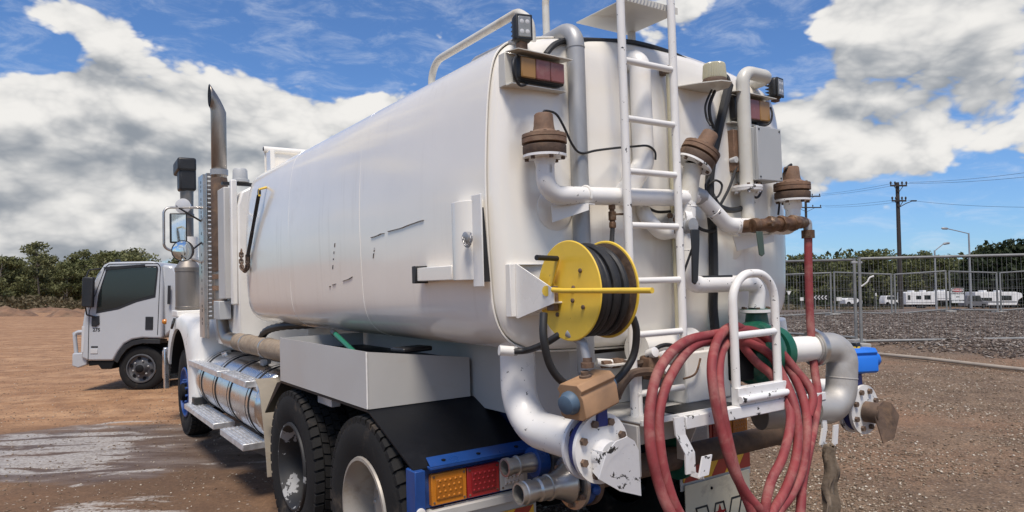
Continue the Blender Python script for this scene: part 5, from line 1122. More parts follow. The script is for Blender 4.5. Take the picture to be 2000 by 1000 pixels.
# rag hanging from the right hook
g = G(); n = 10; m = 24; vs = []
for j in range(m+1):
    t = j/m; z = V((0.7807,-0.42,0.8401)).z-.62*t; cx = V((0.7622,-0.42,0.8428)).x-.03*t
    for i in range(n+1):
        u = i/n-.5; w = .05+.06*min(1, t*3)+.02*t
        vs.append((cx+u*w+.008*math.sin(j*.7+i), -.44+.022*math.sin(u*22+t*4)+.01*math.sin(j*.9), z+.012*math.sin(i*1.7)))
fs = [(j*(n+1)+i, j*(n+1)+i+1, (j+1)*(n+1)+i+1, (j+1)*(n+1)+i) for j in range(m) for i in range(n)]
rag = on_truck(mk('rag', (vs, [], fs), MT['cloth'], None, angle=80)); rag.modifiers.new('t', 'SOLIDIFY').thickness = .008
tag(rag, 'long dirty brown rag hanging from the hook at the truck\'s right rear', 'rag')
# green handled pole lying in the tray
pole = on_truck(empty('shovel', label='green shovel handle sticking out of the white tool tray', cat='shovel'))
a, b = V((-1,2.116,1.438)), V((-1.12, 1.05, 1.24)); d = (b-a).normalized()
mk('handle', G().cyl(a+d*.08, b, .017, 12), pmat('green_handle', (.012, .16, .085), .35), pole); mk('grip', G().cyl(a, a+d*.08, .020, 12), MT['black'], pole)
mk('blade', G().prism([b+V((-.05, 0, -.03)), b+V((.09, 0, -.03)), b+V((.10, -.08, -.07)), b+V((-.05, -.08, -.07))], (0, 0, .005)), MT['rustd'], pole)
sb = on_truck(mk('rubber_mat', G().box((-.92, 1.06, 1.378), (.20, .14, .028), Matrix.Rotation(R(8), 3, 'Z')), MT['black'], None, .01))
tag(sb, 'folded black rubber mat lying across the corner of the white tool tray', 'mat')

# ================================================================== the small white cab-over truck parked at the left
Wh = (.78, .78, .78)
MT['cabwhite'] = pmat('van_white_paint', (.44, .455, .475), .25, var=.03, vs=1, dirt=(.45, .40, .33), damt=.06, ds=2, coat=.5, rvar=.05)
MT['chrome'] = pmat('bright_chrome', (.7, .7, .7), .15, metal=1, var=.05)
b0 = Vector((-6.662,12.81,0.0407)); S = 1/107.
st_ = empty('small_truck', b0, R(4), 'small white cab-over truck parked behind the tank truck', 'truck')
def U(px, py): return ((px-272)*S/1.04, (764-py)*S)
def sp(name, pts, y0, y1, mat, bevel=0, parent=None, **k):
    return mk(name, G().prism([(u, y0, z) for u, z in [U(*p) for p in pts]], (0, y1-y0, 0)), mat, st_ if parent is None else parent, bevel, **k)
arch = [(272+56*math.cos(R(a)), 728-46*math.sin(R(a))-8) for a in range(172, 20, -8)]
cabp = [(158, 700), (158, 640), (163, 600), (170, 575), (183, 542), (196, 522), (206, 517), (286, 515), (302, 518), (308, 530), (312, 560), (313, 662)]
cabp += [(310, 664), (296, 664), (275, 663), (255, 666), (240, 674), (229, 688), (220, 706), (172, 706)]
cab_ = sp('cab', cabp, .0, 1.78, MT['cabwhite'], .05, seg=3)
win = [(187, 612), (190, 580), (203, 535), (210, 528), (298, 527), (299, 533), (295, 580), (260, 590), (225, 604)]
sp('window_seal', [(184, 616), (187, 580), (201, 532), (208, 525), (300, 524), (302, 530), (298, 585), (262, 594), (227, 608)], -.004, .02, MT['black'], .002)
sp('side_window', win, -.007, .01, MT['glass'], .001)
door = [(172, 700), (172, 618), (184, 619), (226, 611), (262, 597), (301, 587), (304, 528), (300, 520), (306, 520), (308, 640), (307, 658), (275, 656), (250, 660), (232, 672), (219, 700)]
dl = [(172, 704), (171, 612), (183, 575), (199, 528), (206, 521), (301, 519), (306, 526), (304, 657)]
g = G(); 
for a, b in zip(dl, dl[1:]):
    (u0, z0), (u1, z1) = U(*a), U(*b); g.cyl((u0, -.001, z0), (u1, -.001, z1), .006, 6)
mk('door_seam', g, MT['dark'], st_)
sp('door_handle', [(280, 622), (295, 622), (295, 647), (280, 647)], -.012, .01, MT['black'], .006)
sp('corner_vent', [(322, 562), (327, 562), (327, 598), (322, 598)], -.02, .01, MT['black'], .003)
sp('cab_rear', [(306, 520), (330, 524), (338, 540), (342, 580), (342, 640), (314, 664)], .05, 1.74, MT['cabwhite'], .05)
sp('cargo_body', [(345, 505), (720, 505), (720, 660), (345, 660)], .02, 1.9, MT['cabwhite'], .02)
sp('chassis', [(168, 708), (222, 708), (230, 716), (700, 716), (700, 690), (240, 690), (230, 700)], .25, 1.5, MT['dark'], .01)
sp('sill', [(172, 706), (221, 706), (216, 722), (196, 722), (190, 714), (172, 716)], .03, .5, MT['dark'], .01)
sp('arch_lip', [(222, 706), (230, 690), (241, 676), (256, 668), (275, 665), (310, 666), (310, 674), (276, 673), (258, 677), (246, 684), (236, 697), (229, 710)], -.015, .3, MT['black'], .004)
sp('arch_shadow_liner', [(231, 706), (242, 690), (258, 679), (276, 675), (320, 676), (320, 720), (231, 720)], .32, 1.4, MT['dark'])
# wheels
def small_wheel(u, y, z=.40):
    w = mk('wheel', G().lathe((0, 0, 0), (0, 1, 0), [(0, .26), (-.01, .255), (-.012, .235), (.03, .225), (.05, .19), (.03, .12), (.0, .10), (-.02, .09), (-.05, .08), (-.06, .05), (-.062, .001)], 36, cap=False), pmat('dark_steel_rim', (.10, .10, .105), .5, metal=.3, dirt=(.2, .17, .14), damt=.1), st_)
    w.location = (u, y, z)
    mk('tyre', G().lathe((0, .11, 0), (0, 1, 0), [(-.08, .25), (-.105, .27), (-.11, .32), (-.10, .37), (-.08, .395), (.08, .395), (.10, .37), (.11, .32), (.08, .25)], 48, cap=False), MT['rubber'], w)
    mk('hub', G().lathe((0, 0, 0), (0, -1, 0), [(.03, .075), (.07, .07), (.085, .05), (.087, .001)], 20), MT['dark'], w)
    for i in range(6):
        t = 2*PI*i/6+.3; mk('wheel_nut', G().lathe((.135*math.cos(t), .01, .135*math.sin(t)), (0, -1, 0), [(0, .016), (.03, .016), (.035, .01)], 6), MT['galv'], w)
        t += .5; mk('hand_hole', G().lathe((.185*math.cos(t), .034, .185*math.sin(t)), (0, -1, 0), [(0, .03), (.006, .03)], 12), MT['dark'], w)
small_wheel(0, .04); small_wheel(2.6, .04)
t = mk('far_tyre', G().lathe((0, 1.5, .40), (0, 1, 0), [(0, .25), (0, .37), (.03, .395), (.2, .395), (.22, .25)], 40), MT['rubber'], st_)
# mirror, wiper bar, indicator, bull bar
mm = sp('wing_mirror', [(165, 548), (170, 546), (186, 547), (186, 604), (168, 604), (165, 600)], -.18, -.09, MT['black'], .02, seg=3)
mk('mirror_arm', G().tube(fillet([(*U(171, 546)[:1], -.13, U(171, 546)[1]), (U(173, 533)[0], -.10, U(173, 533)[1]), (U(190, 530)[0], -.02, U(190, 530)[1])], .05), .014, 8), MT['black'], mm)
mk('mirror_arm', G().tube(fillet([(U(171, 604)[0], -.13, U(171, 604)[1]), (U(172, 618)[0], -.10, U(172, 618)[1]), (U(183, 622)[0], -.02, U(183, 622)[1])], .04), .014, 8), MT['black'], mm)
sp('mirror_mount', [(177, 622), (191, 620), (192, 636), (185, 641), (177, 640)], -.02, .02, MT['black'], .006)
sp('rain_visor', [(196, 527), (276, 521), (276, 526), (204, 533)], -.03, .0, MT['black'], .002)
sp('side_indicator', [(176, 683), (190, 683), (190, 692), (176, 692)], -.01, .01, MT['clear'], .003)
sp('corner_lamp', [(158, 640), (163, 640), (163, 690), (158, 690)], -.004, .3, MT['clear'], .004)
sp('bull_bar_base', [(138, 692), (166, 690), (167, 714), (150, 720), (138, 716)], .05, 1.75, MT['cabwhite'], .02)
for y in (.12, 1.65):
    mk('bull_bar_hoop', G().tube(fillet([(U(142, 692)[0], y, U(142, 692)[1]), (U(137, 652)[0], y, U(137, 652)[1]), (U(162, 651)[0], y, U(162, 651)[1])], .08), .035, 14), MT['cabwhite'], st_)
mk('bull_bar_rail', G().cyl((U(137, 655)[0], .12, U(137, 655)[1]), (U(137, 655)[0], 1.65, U(137, 655)[1]), .035, 14), MT['cabwhite'], st_)
sp('roof_lamp', [(212, 511), (218, 511), (219, 517), (211, 517)], .1, .2, MT['black'], .004)
def text_mesh(s, size, mat, name, parent, mw, bold=0.):
    cu = bpy.data.curves.new(name, 'FONT'); cu.body = s; cu.size = size; cu.extrude = .001; cu.align_x = 'CENTER'; cu.align_y = 'CENTER'; cu.offset = bold
    tmp = bpy.data.objects.new(name, cu); me = bpy.data.meshes.new_from_object(tmp); bpy.data.objects.remove(tmp); bpy.data.curves.remove(cu)
    me.name = name; me.materials.clear(); me.materials.append(mat)
    o = bpy.data.objects.new(name, me); COL.objects.link(o); o.parent = parent; o.matrix_local = mw; return o
tm = Matrix.Translation((U(186, 647)[0], -.004, U(186, 647)[1])) @ Matrix.Rotation(R(90), 4, 'X')
text_mesh('275', .085, MT['ink'], 'door_number', st_, tm, .002)
sp('door_badge', [(177, 678), (190, 678), (190, 681), (177, 681)], -.004, .005, MT['ink'])
# cab interior behind the glass is dark: a steering wheel and seat back are just seen
mk('steering_wheel', G().tube([(U(228, 600)[0]+.05*math.cos(a), .45+.19*math.sin(a), U(228, 588)[1]+.16*math.cos(a)) for a in [2*PI*i/20 for i in range(20)]], .012, 6, closed=True), MT['black'], st_)

# ================================================================== trees
def leaf_mat(name, c0, c1, c2):
    m = bpy.data.materials.new(name); m.use_nodes = True; t = NT(m.node_tree); b = t.n['Principled BSDF']
    oi = t.new('ShaderNodeObjectInfo').outputs['Random']; a = t.new('ShaderNodeAttribute', attribute_name='rv').outputs['Fac']
    c = t.mix(a, c0, c1); c = t.mix(t.m('MULTIPLY', oi, .55), c, c2)
    t.put(b.inputs['Base Color'], c); b.inputs['Roughness'].default_value = .65; b.inputs['Specular IOR Level'].default_value = .25
    tr = t.new('ShaderNodeBsdfTranslucent'); t.put(tr.inputs[0], c); mx = t.new('ShaderNodeMixShader'); mx.inputs[0].default_value = .25
    t.l.new(b.outputs[0], mx.inputs[1]); t.l.new(tr.outputs[0], mx.inputs[2]); t.l.new(mx.outputs[0], t.n['Material Output'].inputs[0]); return m
LEAF = leaf_mat('gum_leaves', (.060, .075, .026), (.155, .170, .066), (.13, .122, .060))
LEAFL = leaf_mat('pale_gum_leaves', (.085, .098, .036), (.20, .21, .088), (.175, .165, .082))
DARKLEAF = leaf_mat('dense_dark_leaves', (.016, .028, .011), (.042, .058, .023), (.034, .042, .019))
SCRUB = leaf_mat('dry_scrub', (.075, .055, .030), (.20, .15, .095), (.10, .10, .05))
BARK = pmat('pale_gum_bark', (.26, .22, .18), .85, var=.25, vs=2, dirt=(.12, .09, .07), damt=.3, ds=2)
def quads_mesh(name, P_, S_, mat):
    """leaf sprays: one randomly turned quad per point"""
    n = len(P_); a = rs.randn(n, 3); a /= np.linalg.norm(a, axis=1)[:, None]; b = rs.randn(n, 3); b -= a*(a*b).sum(1)[:, None]; b /= np.linalg.norm(b, axis=1)[:, None]
    P_ = np.array(P_); S_ = np.array(S_)[:, None]
    V4 = np.stack([P_-a*S_, P_+b*S_*.55, P_+a*S_, P_-b*S_*.55], 1)
    me = bpy.data.meshes.new(name); me.vertices.add(n*4); me.vertices.foreach_set('co', V4.reshape(-1)); me.loops.add(n*4); me.loops.foreach_set('vertex_index', np.arange(n*4, dtype=np.int32))
    me.polygons.add(n); me.polygons.foreach_set('loop_start', np.arange(0, n*4, 4, dtype=np.int32)); me.polygons.foreach_set('loop_total', np.full(n, 4, np.int32))
    at = me.attributes.new('rv', 'FLOAT', 'POINT'); at.data.foreach_set('value', np.repeat(rs.rand(n), 4).astype(np.float32)); me.update(); me.materials.append(mat); return me
def tree_proto(h, w, k, seed, mat, crown_lo=.3, nl=2600, ls=.18):
    """(trunk mesh, crown mesh) of one tree"""
    r = random.Random(seed); g = G(); cl = []
    lean = (r.uniform(-.06, .06)*h, r.uniform(-.06, .06)*h)
    tp = [Vector((lean[0]*t*t+.12*math.sin(t*5+seed), lean[1]*t*t, h*.86*t)) for t in [i/6 for i in range(7)]]
    g.tube(tp, [.16*(1-.8*i/6) for i in range(7)], 7)
    for i in range(k):
        t = r.uniform(crown_lo, 1.0); base = tp[min(6, int(t*6))]; a = r.uniform(0, 2*PI); sp_ = w*.5*(1.15-abs(t-.55)*1.1)*r.uniform(.35, 1)
        tip = Vector((base.x+sp_*math.cos(a), base.y+sp_*math.sin(a), min(h*1.0, base.z+h*r.uniform(.04, .16))))
        g.tube([base, base.lerp(tip, .5)+Vector((0, 0, .1)), tip], [.05, .035, .015], 5); cl.append((tip, w*r.uniform(.13, .24)))
    cl.append((Vector(tp[-1])+Vector((0, 0, .2)), w*.16))
    P_ = []; S_ = []
    for i in range(nl):
        c, q = cl[r.randrange(len(cl))]; v = Vector((r.gauss(0, 1), r.gauss(0, 1), r.gauss(0, 1))); v = v.normalized()*q*(r.random()**.45)
        P_.append((c.x+v.x, c.y+v.y, max(.3, c.z+v.z*.75))); S_.append(ls*r.uniform(.6, 1.4))
    tm_ = bpy.data.meshes.new('trunk'); tm_.from_pydata(g.v, [], g.f); tm_.shade_smooth(); tm_.materials.append(BARK)
    return tm_, quads_mesh('crown', P_, S_, mat)
PR = [tree_proto(8.2, 5.2, 22, 1, LEAF), tree_proto(7.2, 4.8, 20, 2, LEAF, .25), tree_proto(9.0, 5.0, 18, 3, LEAF, .45), tree_proto(6.4, 5.0, 22, 4, LEAF, .2), tree_proto(8.0, 4.2, 14, 5, LEAF, .5, 1700), tree_proto(7.6, 6.0, 26, 6, LEAF, .25, 3200), tree_proto(9.5, 4.2, 12, 8, LEAF, .6, 1200)]
PD = [tree_proto(9.0, 7.5, 34, 11, DARKLEAF, .12, 3000, .3), tree_proto(8.4, 7.0, 34, 12, DARKLEAF, .12, 2800, .3)]
PL_ = [(t_, bpy.data.meshes[c_.name].copy()) for t_, c_ in PR]
for t_, c_ in PL_: c_.materials[0] = LEAFL
def tree(pr, x, y, s, rz, label, group, name='tree'):
    t = empty(name, (x, y, gz(x, y)-.1), rz, label, 'tree', group); t.scale = (s, s, s)
    for nm, me in (('trunk', pr[0]), ('crown', pr[1])):
        o = bpy.data.objects.new(nm, me); COL.objects.link(o); o.parent = t
    return t
rt = random.Random(21)
def wx(px, d): return (px-1000)/1387*d
# left wood: front rows of single trees
for i in range(44):
    px_ = -60+430*(i+rt.random())/44; d = rt.choice((88, 94, 102, 112)); 
    tree(rt.choice(PL_[:6]), wx(px_, d), d+rt.uniform(-3, 3), rt.uniform(.72, .98), rt.uniform(0, 6), 'grey-green gum tree in the wood beyond the yard at left', 'gum trees of the left wood')
tree(PL_[6], wx(78, 92), 92, 1.02, 1.0, 'tall thin open-crowned gum rising above the wood at far left', None)
tree(PL_[5], wx(258, 96), 96, 1.05, 2.0, 'tallest bushy gum of the left wood, above the small truck cab', None)
tree(PL_[4], wx(212, 90), 90, .95, 3.0, 'slender gum with a bare trunk beside the small truck mirror', None)
# right wood
for i in range(46):
    px_ = 1470+480*(i+rt.random())/46; d = rt.choice((118, 126, 136, 148)); sc = rt.uniform(1.0, 1.28)
    tree(rt.choice(PR[:6]), wx(px_, d), d+rt.uniform(-4, 4), sc, rt.uniform(0, 6), 'olive gum tree in the wood behind the mesh fences', 'gum trees of the right wood')
tree(PR[6], wx(1590, 120), 120, 1.05, .5, 'thin gum poking above the wood just right of the red hose', None)
for i, (px_, d, s) in enumerate(((1925, 112, .98), (1952, 107, 1.10), (1978, 106, 1.18), (2008, 106, 1.25), (2045, 108, 1.2), (1905, 116, .9))):
    tree(PD[i % 2], wx(px_, d), d, s, i*1.3, 'dense dark green tree at the right end of the wood', 'dark trees at the right')
# scrub and far wood that read as one mass
def mass(name, px0, px1, d0, d1, n, h0, h1, ls, mat, label, cat, lowbias=1.0):
    P_ = []; S_ = []
    for i in range(n):
        d = rt.uniform(d0, d1); q = rt.uniform(px0, px1); x = wx(q, d); hh = h0+(h1-h0)*(.5+.5*noise.noise(Vector((x*.12, d*.1, 4.)))+.25*noise.noise(Vector((x*.5, d*.3, 1.))))
        P_.append((x, d, gz(x, d)+hh*rt.random()**lowbias)); S_.append(ls*rt.uniform(.6, 1.4))
    o = bpy.data.objects.new(name, quads_mesh(name, P_, S_, mat)); COL.objects.link(o); tag(o, label, cat, kind='stuff')
mass('scrub', -80, 370, 80, 88, 5200, .5, 2.3, .20, SCRUB, 'dry brown scrub along the foot of the left wood', 'scrub', 1.5)
mass('far_wood', -150, 420, 112, 126, 9000, 4.5, 7.5, .42, LEAFL, 'mass of gum foliage filling the left wood behind its front trees', 'wood', .8)
mass('far_wood', 1440, 2080, 150, 168, 12000, 8.0, 13.0, .55, LEAF, 'mass of foliage filling the right wood behind its front trees', 'wood', .8)
mass('far_wood', 415, 1445, 122, 146, 15000, 5.0, 9.0, .48, LEAF, 'mass of gum foliage joining the left and right woods behind the tank truck', 'wood', .8)
mass('undergrowth', 1440, 2080, 112, 120, 6000, .8, 3.4, .30, DARKLEAF, 'dark undergrowth along the foot of the right wood', 'undergrowth', 1.2)
mass('verge_grass', 1500, 1760, 60, 72, 2500, .25, .7, .14, SCRUB, 'dry grass verge beyond the far mesh fence', 'grass', 1.3)
# ================================================================== temporary mesh fences
FST = pmat('dull_galvanised_fence', (.26, .26, .25), .55, metal=.4, var=.12, vs=3, dirt=(.2, .16, .12), damt=.12)
def panel(ax, ay, bx, by, h, label, rp=.022, rw=.0026, dv=.085, ncross=4, group=None):
    za, zb = gz(ax, ay), gz(bx, by); A_ = Vector((ax, ay, za)); B_ = Vector((bx, by, zb)); L = (B_-A_).length; d = (B_-A_).normalized()
    t = empty('mesh_fence', A_, 0, label, 'fence', group); up = Vector((0, 0, 1)); o = Vector((0, 0, 0))
    mk('post', G().cyl(o-up*.05, o+up*h, rp, 10), FST, t); mk('post', G().cyl(d*L-up*.05, d*L+up*h, rp, 10), FST, t)
    mk('top_rail', G().cyl(o+up*(h-.03), d*L+up*(h-.03), rp*.9, 10), FST, t); mk('bottom_rail', G().cyl(o+up*.15, d*L+up*.15, rp*.9, 10), FST, t)
    g = G(); n = int(L/dv)
    for i in range(1, n):
        q = d*(L*i/n); g.cyl(q+up*.15, q+up*(h-.03), rw, 4)
    for j in range(1, ncross+1):
        q = up*(.15+(h-.18)*j/(ncross+1)); g.cyl(q, q+d*L, rw, 4)
    w = mk('wire_infill', g, FST, t, smooth=False); w['kind'] = 'stuff'
    for q in (o, d*L): mk('foot', G().box(q+Vector((0, 0, .05)), (.55, .22, .12), Matrix.Rotation(math.atan2(d.y, d.x)+PI/2, 3, 'Z')), pmat('concrete_foot', (.35, .34, .32), .9), t, .02)
    for q in (o, d*L): mk('post_cap', G().lathe(q+up*h, (0, 0, 1), [(0, rp*1.15), (.012, rp*1.15), (.016, .001)], 10), FST, t)
    return t
H = 2.1
p1 = (wx(1669, 17.6), 17.6); p0 = (wx(1440, 20.2), 20.2)
panel(p0[0], p0[1], p1[0], p1[1], H, 'near mesh fence panel running behind the red hose to the paired posts', rp=.036)
pz_ = (wx(1240, 22.4), 22.4); panel(pz_[0], pz_[1], p0[0]-.08, p0[1]+.03, H, 'near mesh fence panel hidden behind the tank truck', rp=.036)
p2 = (wx(1679, 16.6), 16.6); p3 = (wx(2090, 16.3), 16.3)
panel(p2[0], p2[1], p3[0], p3[1], H, 'near mesh fence panel right of the paired posts, nearest the camera', rp=.036, dv=.105)
mk_clamp = mk('fence_clamp', G().box((( p1[0]+p2[0])/2, (p1[1]+p2[1])/2, gz(*p1)+1.98), (.26, .05, .05)), MT['galv'], None, .005)
tag(mk_clamp, 'bright steel clamp joining the two near fence posts', 'clamp')
rb_ = mk('ribbon', G().tube(spline([(p2[0]+.02, p2[1]-.03, gz(*p2)+1.42), (p2[0]+.12, p2[1]-.1, gz(*p2)+1.52), (p2[0]+.17, p2[1]-.12, gz(*p2)+1.62), (p2[0]+.26, p2[1]-.14, gz(*p2)+1.66)], 6), .018, 6), MT['white'])
tag(rb_, 'scrap of white tape fluttering from the near fence post', 'tape')
xs_ = [1515, 1625, 1743, 1850, 1949, 2045]; ds_ = [32.5, 33.2, 34., 34.8, 35.4, 36.]
lbs = ['far mesh fence panel between the truck and the chevron sign', 'far mesh fence panel seen behind the paired near posts', 'far mesh fence panel in front of the black power pole', 'far mesh fence panel carrying the danger sign', 'far mesh fence panel at the right edge in front of the motorhome']
for i in range(5):
    a = (wx(xs_[i]+4, ds_[i]), ds_[i]); b = (wx(xs_[i+1]-3, ds_[i+1]), ds_[i+1]); panel(a[0], a[1], b[0], b[1], 2.05, lbs[i], rp=.042, rw=.0038, dv=.16)
# danger sign on the far fence
def board(name, px_, py_, d, w, h, mat, label, cat, post=None):
    c = Vector((wx(px_, d), d, 1.74+(578-py_)/1387*d)); t = empty(name, c, 0, label, cat)
    mk('panel', G().box((0, 0, 0), (w, .02, h)), mat, t, .003)
    if post: mk('post', G().cyl((0, .03, -post), (0, .03, h*.4), .03, 8), FST, t)
    return t
SW = pmat('sign_white', (.70, .70, .68), .5); SR = pmat('sign_red', (.42, .03, .03), .5)
t = board('danger_sign', 1869, 577, 34.6, .60, .72, SW, 'white danger construction site sign with a red oval heading on the fence', 'sign')
mk('heading_band', G().box((0, -.0125, .25), (.57, .004, .19)), MT['ink'], t)
mk('heading_oval', G().lathe((0, -.0145, .25), (0, -1, 0), [(0, .085), (.003, .085)], 32), SR, t).scale = (3.0, 1, 1)
mk_t = t.children[-1]; mk_t.location = (0, 0, 0)
RX = Matrix.Rotation(R(90), 4, 'X')
text_mesh('DANGER', .135, SW, 'heading_text', t, Matrix.Translation((0, -.0195, .25)) @ RX, .003)
for s_, z in (('CONSTRUCTION', .085), ('SITE', -.075), ('DO NOT ENTER', -.25)): text_mesh(s_, .085, MT['ink'], 'sign_text', t, Matrix.Translation((0, -.0125, z)) @ RX, .003)
# chevron board and small road signs
d = 58; c = Vector((wx(1601, d), d, 1.74+(578-581)/1387*d)); t = empty('chevron_sign', c, 0, 'black board with four white chevrons pointing left behind the red hose', 'sign')
mk('panel', G().box((0, 0, 0), (1.14, .03, .36)), MT['ink'], t)
for i in range(4):
    x = -.52+.28*i; mk('chevron', G().prism([(x, -.018, 0), (x+.14, -.018, .16), (x+.23, -.018, .16), (x+.09, -.018, 0), (x+.23, -.018, -.16), (x+.14, -.018, -.16)], (0, -.004, 0)), SW, t)
for x in (-.42, .42): mk('post', G().cyl((x, .03, -1.3), (x, .03, .1), .03, 8), FST, t)
t = board('road_sign', 1565, 584, 56, .30, .26, SW, 'small white square sign left of the red hose', 'sign', 1.2)
t = board('road_sign', 1540, 572, 58, .05, .05, SW, 'small triangular give way sign beside the tank edge', 'sign', 1.6); mk('triangle', G().prism([(-.2, -.012, .15), (.2, -.012, .15), (0, -.012, -.2)], (0, -.01, 0)), SW, t)
t = board('road_sign', 1638, 584, 56, .42, .28, SW, 'wide white sign just left of the paired fence posts', 'sign', 1.2)
t = board('guide_post', 1710, 575, 54, .10, .22, SW, 'slim white guide post right of the paired fence posts', 'post', 1.5)
# pipe lying on the gravel
a, b = Vector((7.573,14.85,0.4869)), Vector((8.757,11.55,0.4616)); a.z = gz(a.x, a.y)+.05; b.z = gz(b.x, b.y)+.05
tag(mk('ground_pipe', G().tube([a, a.lerp(b, .35)+Vector((0, 0, .012)), a.lerp(b, .7), b], .035, 12), pmat('dusty_plastic_pipe', (.40, .34, .27), .6, var=.1, dirt=(.25, .18, .12), damt=.2)), 'long pale plastic pipe lying across the gravel at right', 'pipe')
sl = Vector((6.902,13.97,0.4517)); tag(mk('concrete_pad', G().prism([(sl.x-.15, sl.y-.15, gz(sl.x, sl.y)+.01), (sl.x+.28, sl.y-.1, gz(sl.x, sl.y)+.01), (sl.x+.4, sl.y+.3, gz(sl.x, sl.y)+.01), (sl.x-.1, sl.y+.3, gz(sl.x, sl.y)+.01)], (0, 0, .06)), pmat('grey_pad', (.16, .16, .17), .8), None, .01), 'dark grey slab on the gravel beneath the blue actuator', 'slab')
# ================================================================== power poles, wires, street lamps
POLE = pmat('dark_steel_pole', (.035, .028, .024), .7, var=.2)
def power_pole(px_, d, ytop, label, arms, lamp=False):
    x = wx(px_, d); z0 = gz(x, d)-.4; zt_ = 1.74+(578-ytop)/1387*d; t = empty('power_pole', (x, d, z0), 0, label, 'pole')
    H_ = zt_-z0; mk('pole', G().cyl((0, 0, 0), (0, 0, H_), .20, 10, .15), POLE, t)
    for (yp, hw) in arms:
        z = 1.74+(578-yp)/1387*d-z0; mk('crossarm', G().box((0, -.2, z), (hw*2, .12, .14)), POLE, t)
        for s in (-1, -.45, .45, 1): mk('insulator', G().lathe((s*hw*.95, -.2, z+.07), (0, 0, 1), [(0, .05), (.10, .06), (.16, .09), (.20, .09), (.3, .04)], 8), POLE, t)
        for s in (-1, 1): mk('brace', G().cyl((s*hw*.6, -.2, z), (0, -.18, z-.6), .03, 6), POLE, t)
    if lamp:
        z = 1.74+(578-405)/1387*d-z0; mk('lamp_arm', G().tube([(0, -.1, z), (.6, -.2, z+.35), (1.1, -.25, z+.55)], .04, 6), POLE, t); mk('lamp_head', G().box((1.25, -.25, z+.57), (.45, .2, .1)), POLE, t)
    return t
power_pole(1758, 62, 355, 'tall dark power pole with two crossarms and a lamp bracket beyond the fences', [(362, .72), (392, .62)], True)
power_pole(1577, 95, 376, 'second dark power pole half hidden behind the red hose', [(383, 1.9), (405, 2.0)])
def wire(p, q, sag, label, r=.012):
    p, q = Vector(p), Vector(q); pts = [p.lerp(q, i/12)-Vector((0, 0, sag*4*(i/12)*(1-i/12))) for i in range(13)]
    tag(mk('power_line', G().tube(pts, r, 5), POLE), label, 'wire')
wire((34.95,62,11.72), (36.82,44,10.21), .3, 'highest power line running right from the near pole')
wire((34.13,62,11.63), (37.63,45,9.941), .3, 'second power line running right from the near pole')
wire((34.76,62,10.14), (38.35,46,7.6), .3, 'lowest power line running right from the near pole')
wire((33.5,62,11.63), (41.64,95,15.44), .12, 'upper power line between the two poles')
wire((34.04,62,11.54), (40.67,95,15.23), .2, 'second power line between the two poles')
wire((33.55,62,10.14), (41.6,95,13.84), .12, 'lower power line between the two poles')
wire((34.63,62,10.09), (42.15,95,13.7), .2, 'lowest power line between the two poles')
LP = pmat('grey_lamp_post', (.30, .31, .32), .5, metal=.3, var=.08)
def street_lamp(px_, d, ytop, dx, dyp, label):
    x = wx(px_, d); z0 = gz(x, d)-.3; zt_ = 1.74+(578-ytop)/1387*d-z0; t = empty('street_lamp', (x, d, z0), 0, label, 'street lamp'); m = d/1387
    mk('post', G().cyl((0, 0, 0), (0, 0, zt_), .11, 10, .07), LP, t); mk('arm', G().tube([(0, 0, zt_-.05), (dx*m*.5, 0, zt_+dyp*m*.55), (dx*m*.82, 0, zt_+dyp*m*.95)], .045, 8), LP, t)
    mk('lamp_head', G().lathe((dx*m*.80, 0, zt_+dyp*m*.97), (dx, 0, dyp*.25), [(0, .05), (.1, .11), (.55, .11), (.65, .04)], 8), LP, t)
street_lamp(1895, 68, 455, -50, 9, 'grey street lamp whose arm points left, right of the danger sign')
street_lamp(1827, 66, 489, 21, 13, 'shorter grey street lamp whose arm points right, left of the danger sign')
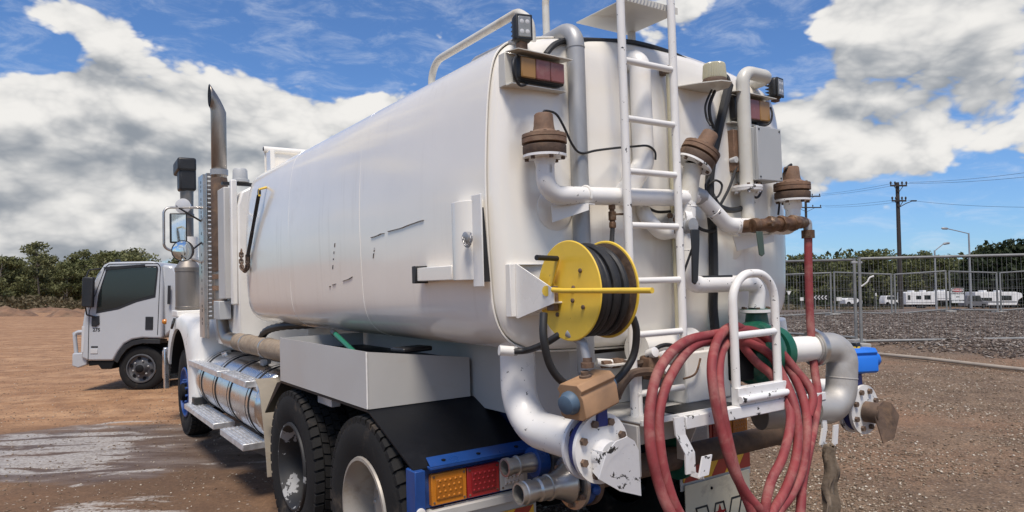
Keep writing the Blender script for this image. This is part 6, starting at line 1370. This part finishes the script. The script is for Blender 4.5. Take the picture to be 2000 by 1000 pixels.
# ================================================================== parked caravans beyond the road
CW = pmat('caravan_white', (.72, .72, .71), .4, var=.04); CG = pmat('caravan_grey_stripe', (.12, .12, .13), .5)
def caravan(px0, px1, ytop, ybot, d, label, cat, name, windows, stripe, nose):
    m = d/1387; w = (px1-px0)*m; zb = 1.74+(578-ybot)*m; zt_ = 1.74+(578-ytop)*m; h = zt_-zb; x = wx(px0, d)
    t = empty(name, (x, d, zb-.75), 0, label, cat); z = .75
    prof = [(0, z), (w, z), (w+nose*.3, z+h*.4), (w+nose, z+h*.62), (w+nose*.8, z+h*.9), (w-.1, z+h), (0, z+h)] if nose else [(0, z), (w, z), (w, z+h*.92), (w-.15, z+h), (.15, z+h), (0, z+h*.92)]
    mk('body', G().prism([(a, 0, b) for a, b in prof], (0, 2.3, 0)), CW, t, .06)
    for (u, v, ww, hh) in windows: mk('window', G().bb(u*w, (u+ww)*w, -.02, .01, z+v*h, z+(v+hh)*h), MT['glass'], t)
    for (v, hh) in stripe: mk('stripe', G().bb(.01, w, -.008, .01, z+v*h, z+(v+hh)*h), CG, t)
    for u in (.42, .54): mk('wheel', G().lathe((u*w, .02, .36), (0, 1, 0), [(0, .2), (0, .34), (.03, .36), (.22, .36), (.24, .2)], 18), MT['rubber'], t)
    for u in (.25, .62): mk('roof_unit', G().bb(u*w, (u+.09)*w, .5, 1.6, z+h, z+h+.22), CW, t, .04)
    mk('underframe', G().bb(.1, w-.1, .3, 2.0, z-.3, z), MT['dark'], t)
caravan(1768, 1830, 570, 595, 100, 'white caravan with three dark windows left of the danger sign', 'caravan', 'caravan', [(.06, .38, .08, .36), (.32, .42, .16, .28), (.58, .40, .20, .34)], [(.16, .03)], 0)
caravan(1828, 1858, 569, 587, 102, 'white raised caravan front section beside the street lamp', 'caravan', 'caravan', [], [(.2, .04)], .9)
caravan(1904, 1984, 570, 596, 98, 'long white motorhome with dark windows right of the danger sign', 'motorhome', 'motorhome', [(.10, .32, .30, .24), (.62, .36, .26, .36)], [(.20, .09)], .9)
def car(px_, yb, d, L, hh, label, mat):
    x = wx(px_, d); zb = 1.74+(578-yb)/1387*d; t = empty('parked_car', (x, d, zb), 0, label, 'car')
    mk('body', G().prism([(0, 0, .3), (L, 0, .3), (L, 0, .8), (L*.78, 0, .9), (L*.66, 0, hh), (L*.12, 0, hh), (0, 0, .9)], (0, 1.7, 0)), mat, t, .06)
    mk('window', G().prism([(L*.14, -.01, .95), (L*.72, -.01, .92), (L*.64, -.01, hh-.08), (L*.16, -.01, hh-.08)], (0, .02, 0)), MT['glass'], t)
    for u in (.2, .8): mk('wheel', G().lathe((u*L, .0, .32), (0, 1, 0), [(0, .15), (0, .30), (.03, .32), (.2, .32)], 16), MT['rubber'], t)
car(1727, 598, 102, 2.0, 1.5, 'white parked car left of the power pole', CW)
car(1650, 598, 96, 2.3, 1.1, 'white car parked behind the paired fence posts', CW)
car(1884, 602, 94, 3.0, 1.7, 'dark car parked before the motorhome', CG)
# pale road beyond the fences
rp_ = []
for i in range(41):
    q = -10+60*i/40; rp_.append((q, 78.0))
vs = []; 
for x, y in rp_:
    for yy in (74, 76.5, 79, 82): vs.append((x, yy, gz(x, yy)+.02))
fs = [(4*i+k, 4*i+k+1, 4*i+5+k, 4*i+4+k) for i in range(40) for k in range(3)]
tag(mk('road', (vs, [], fs), pmat('pale_road', (.34, .30, .26), .9, var=.1, vs=.3), None, angle=180), kind='structure')
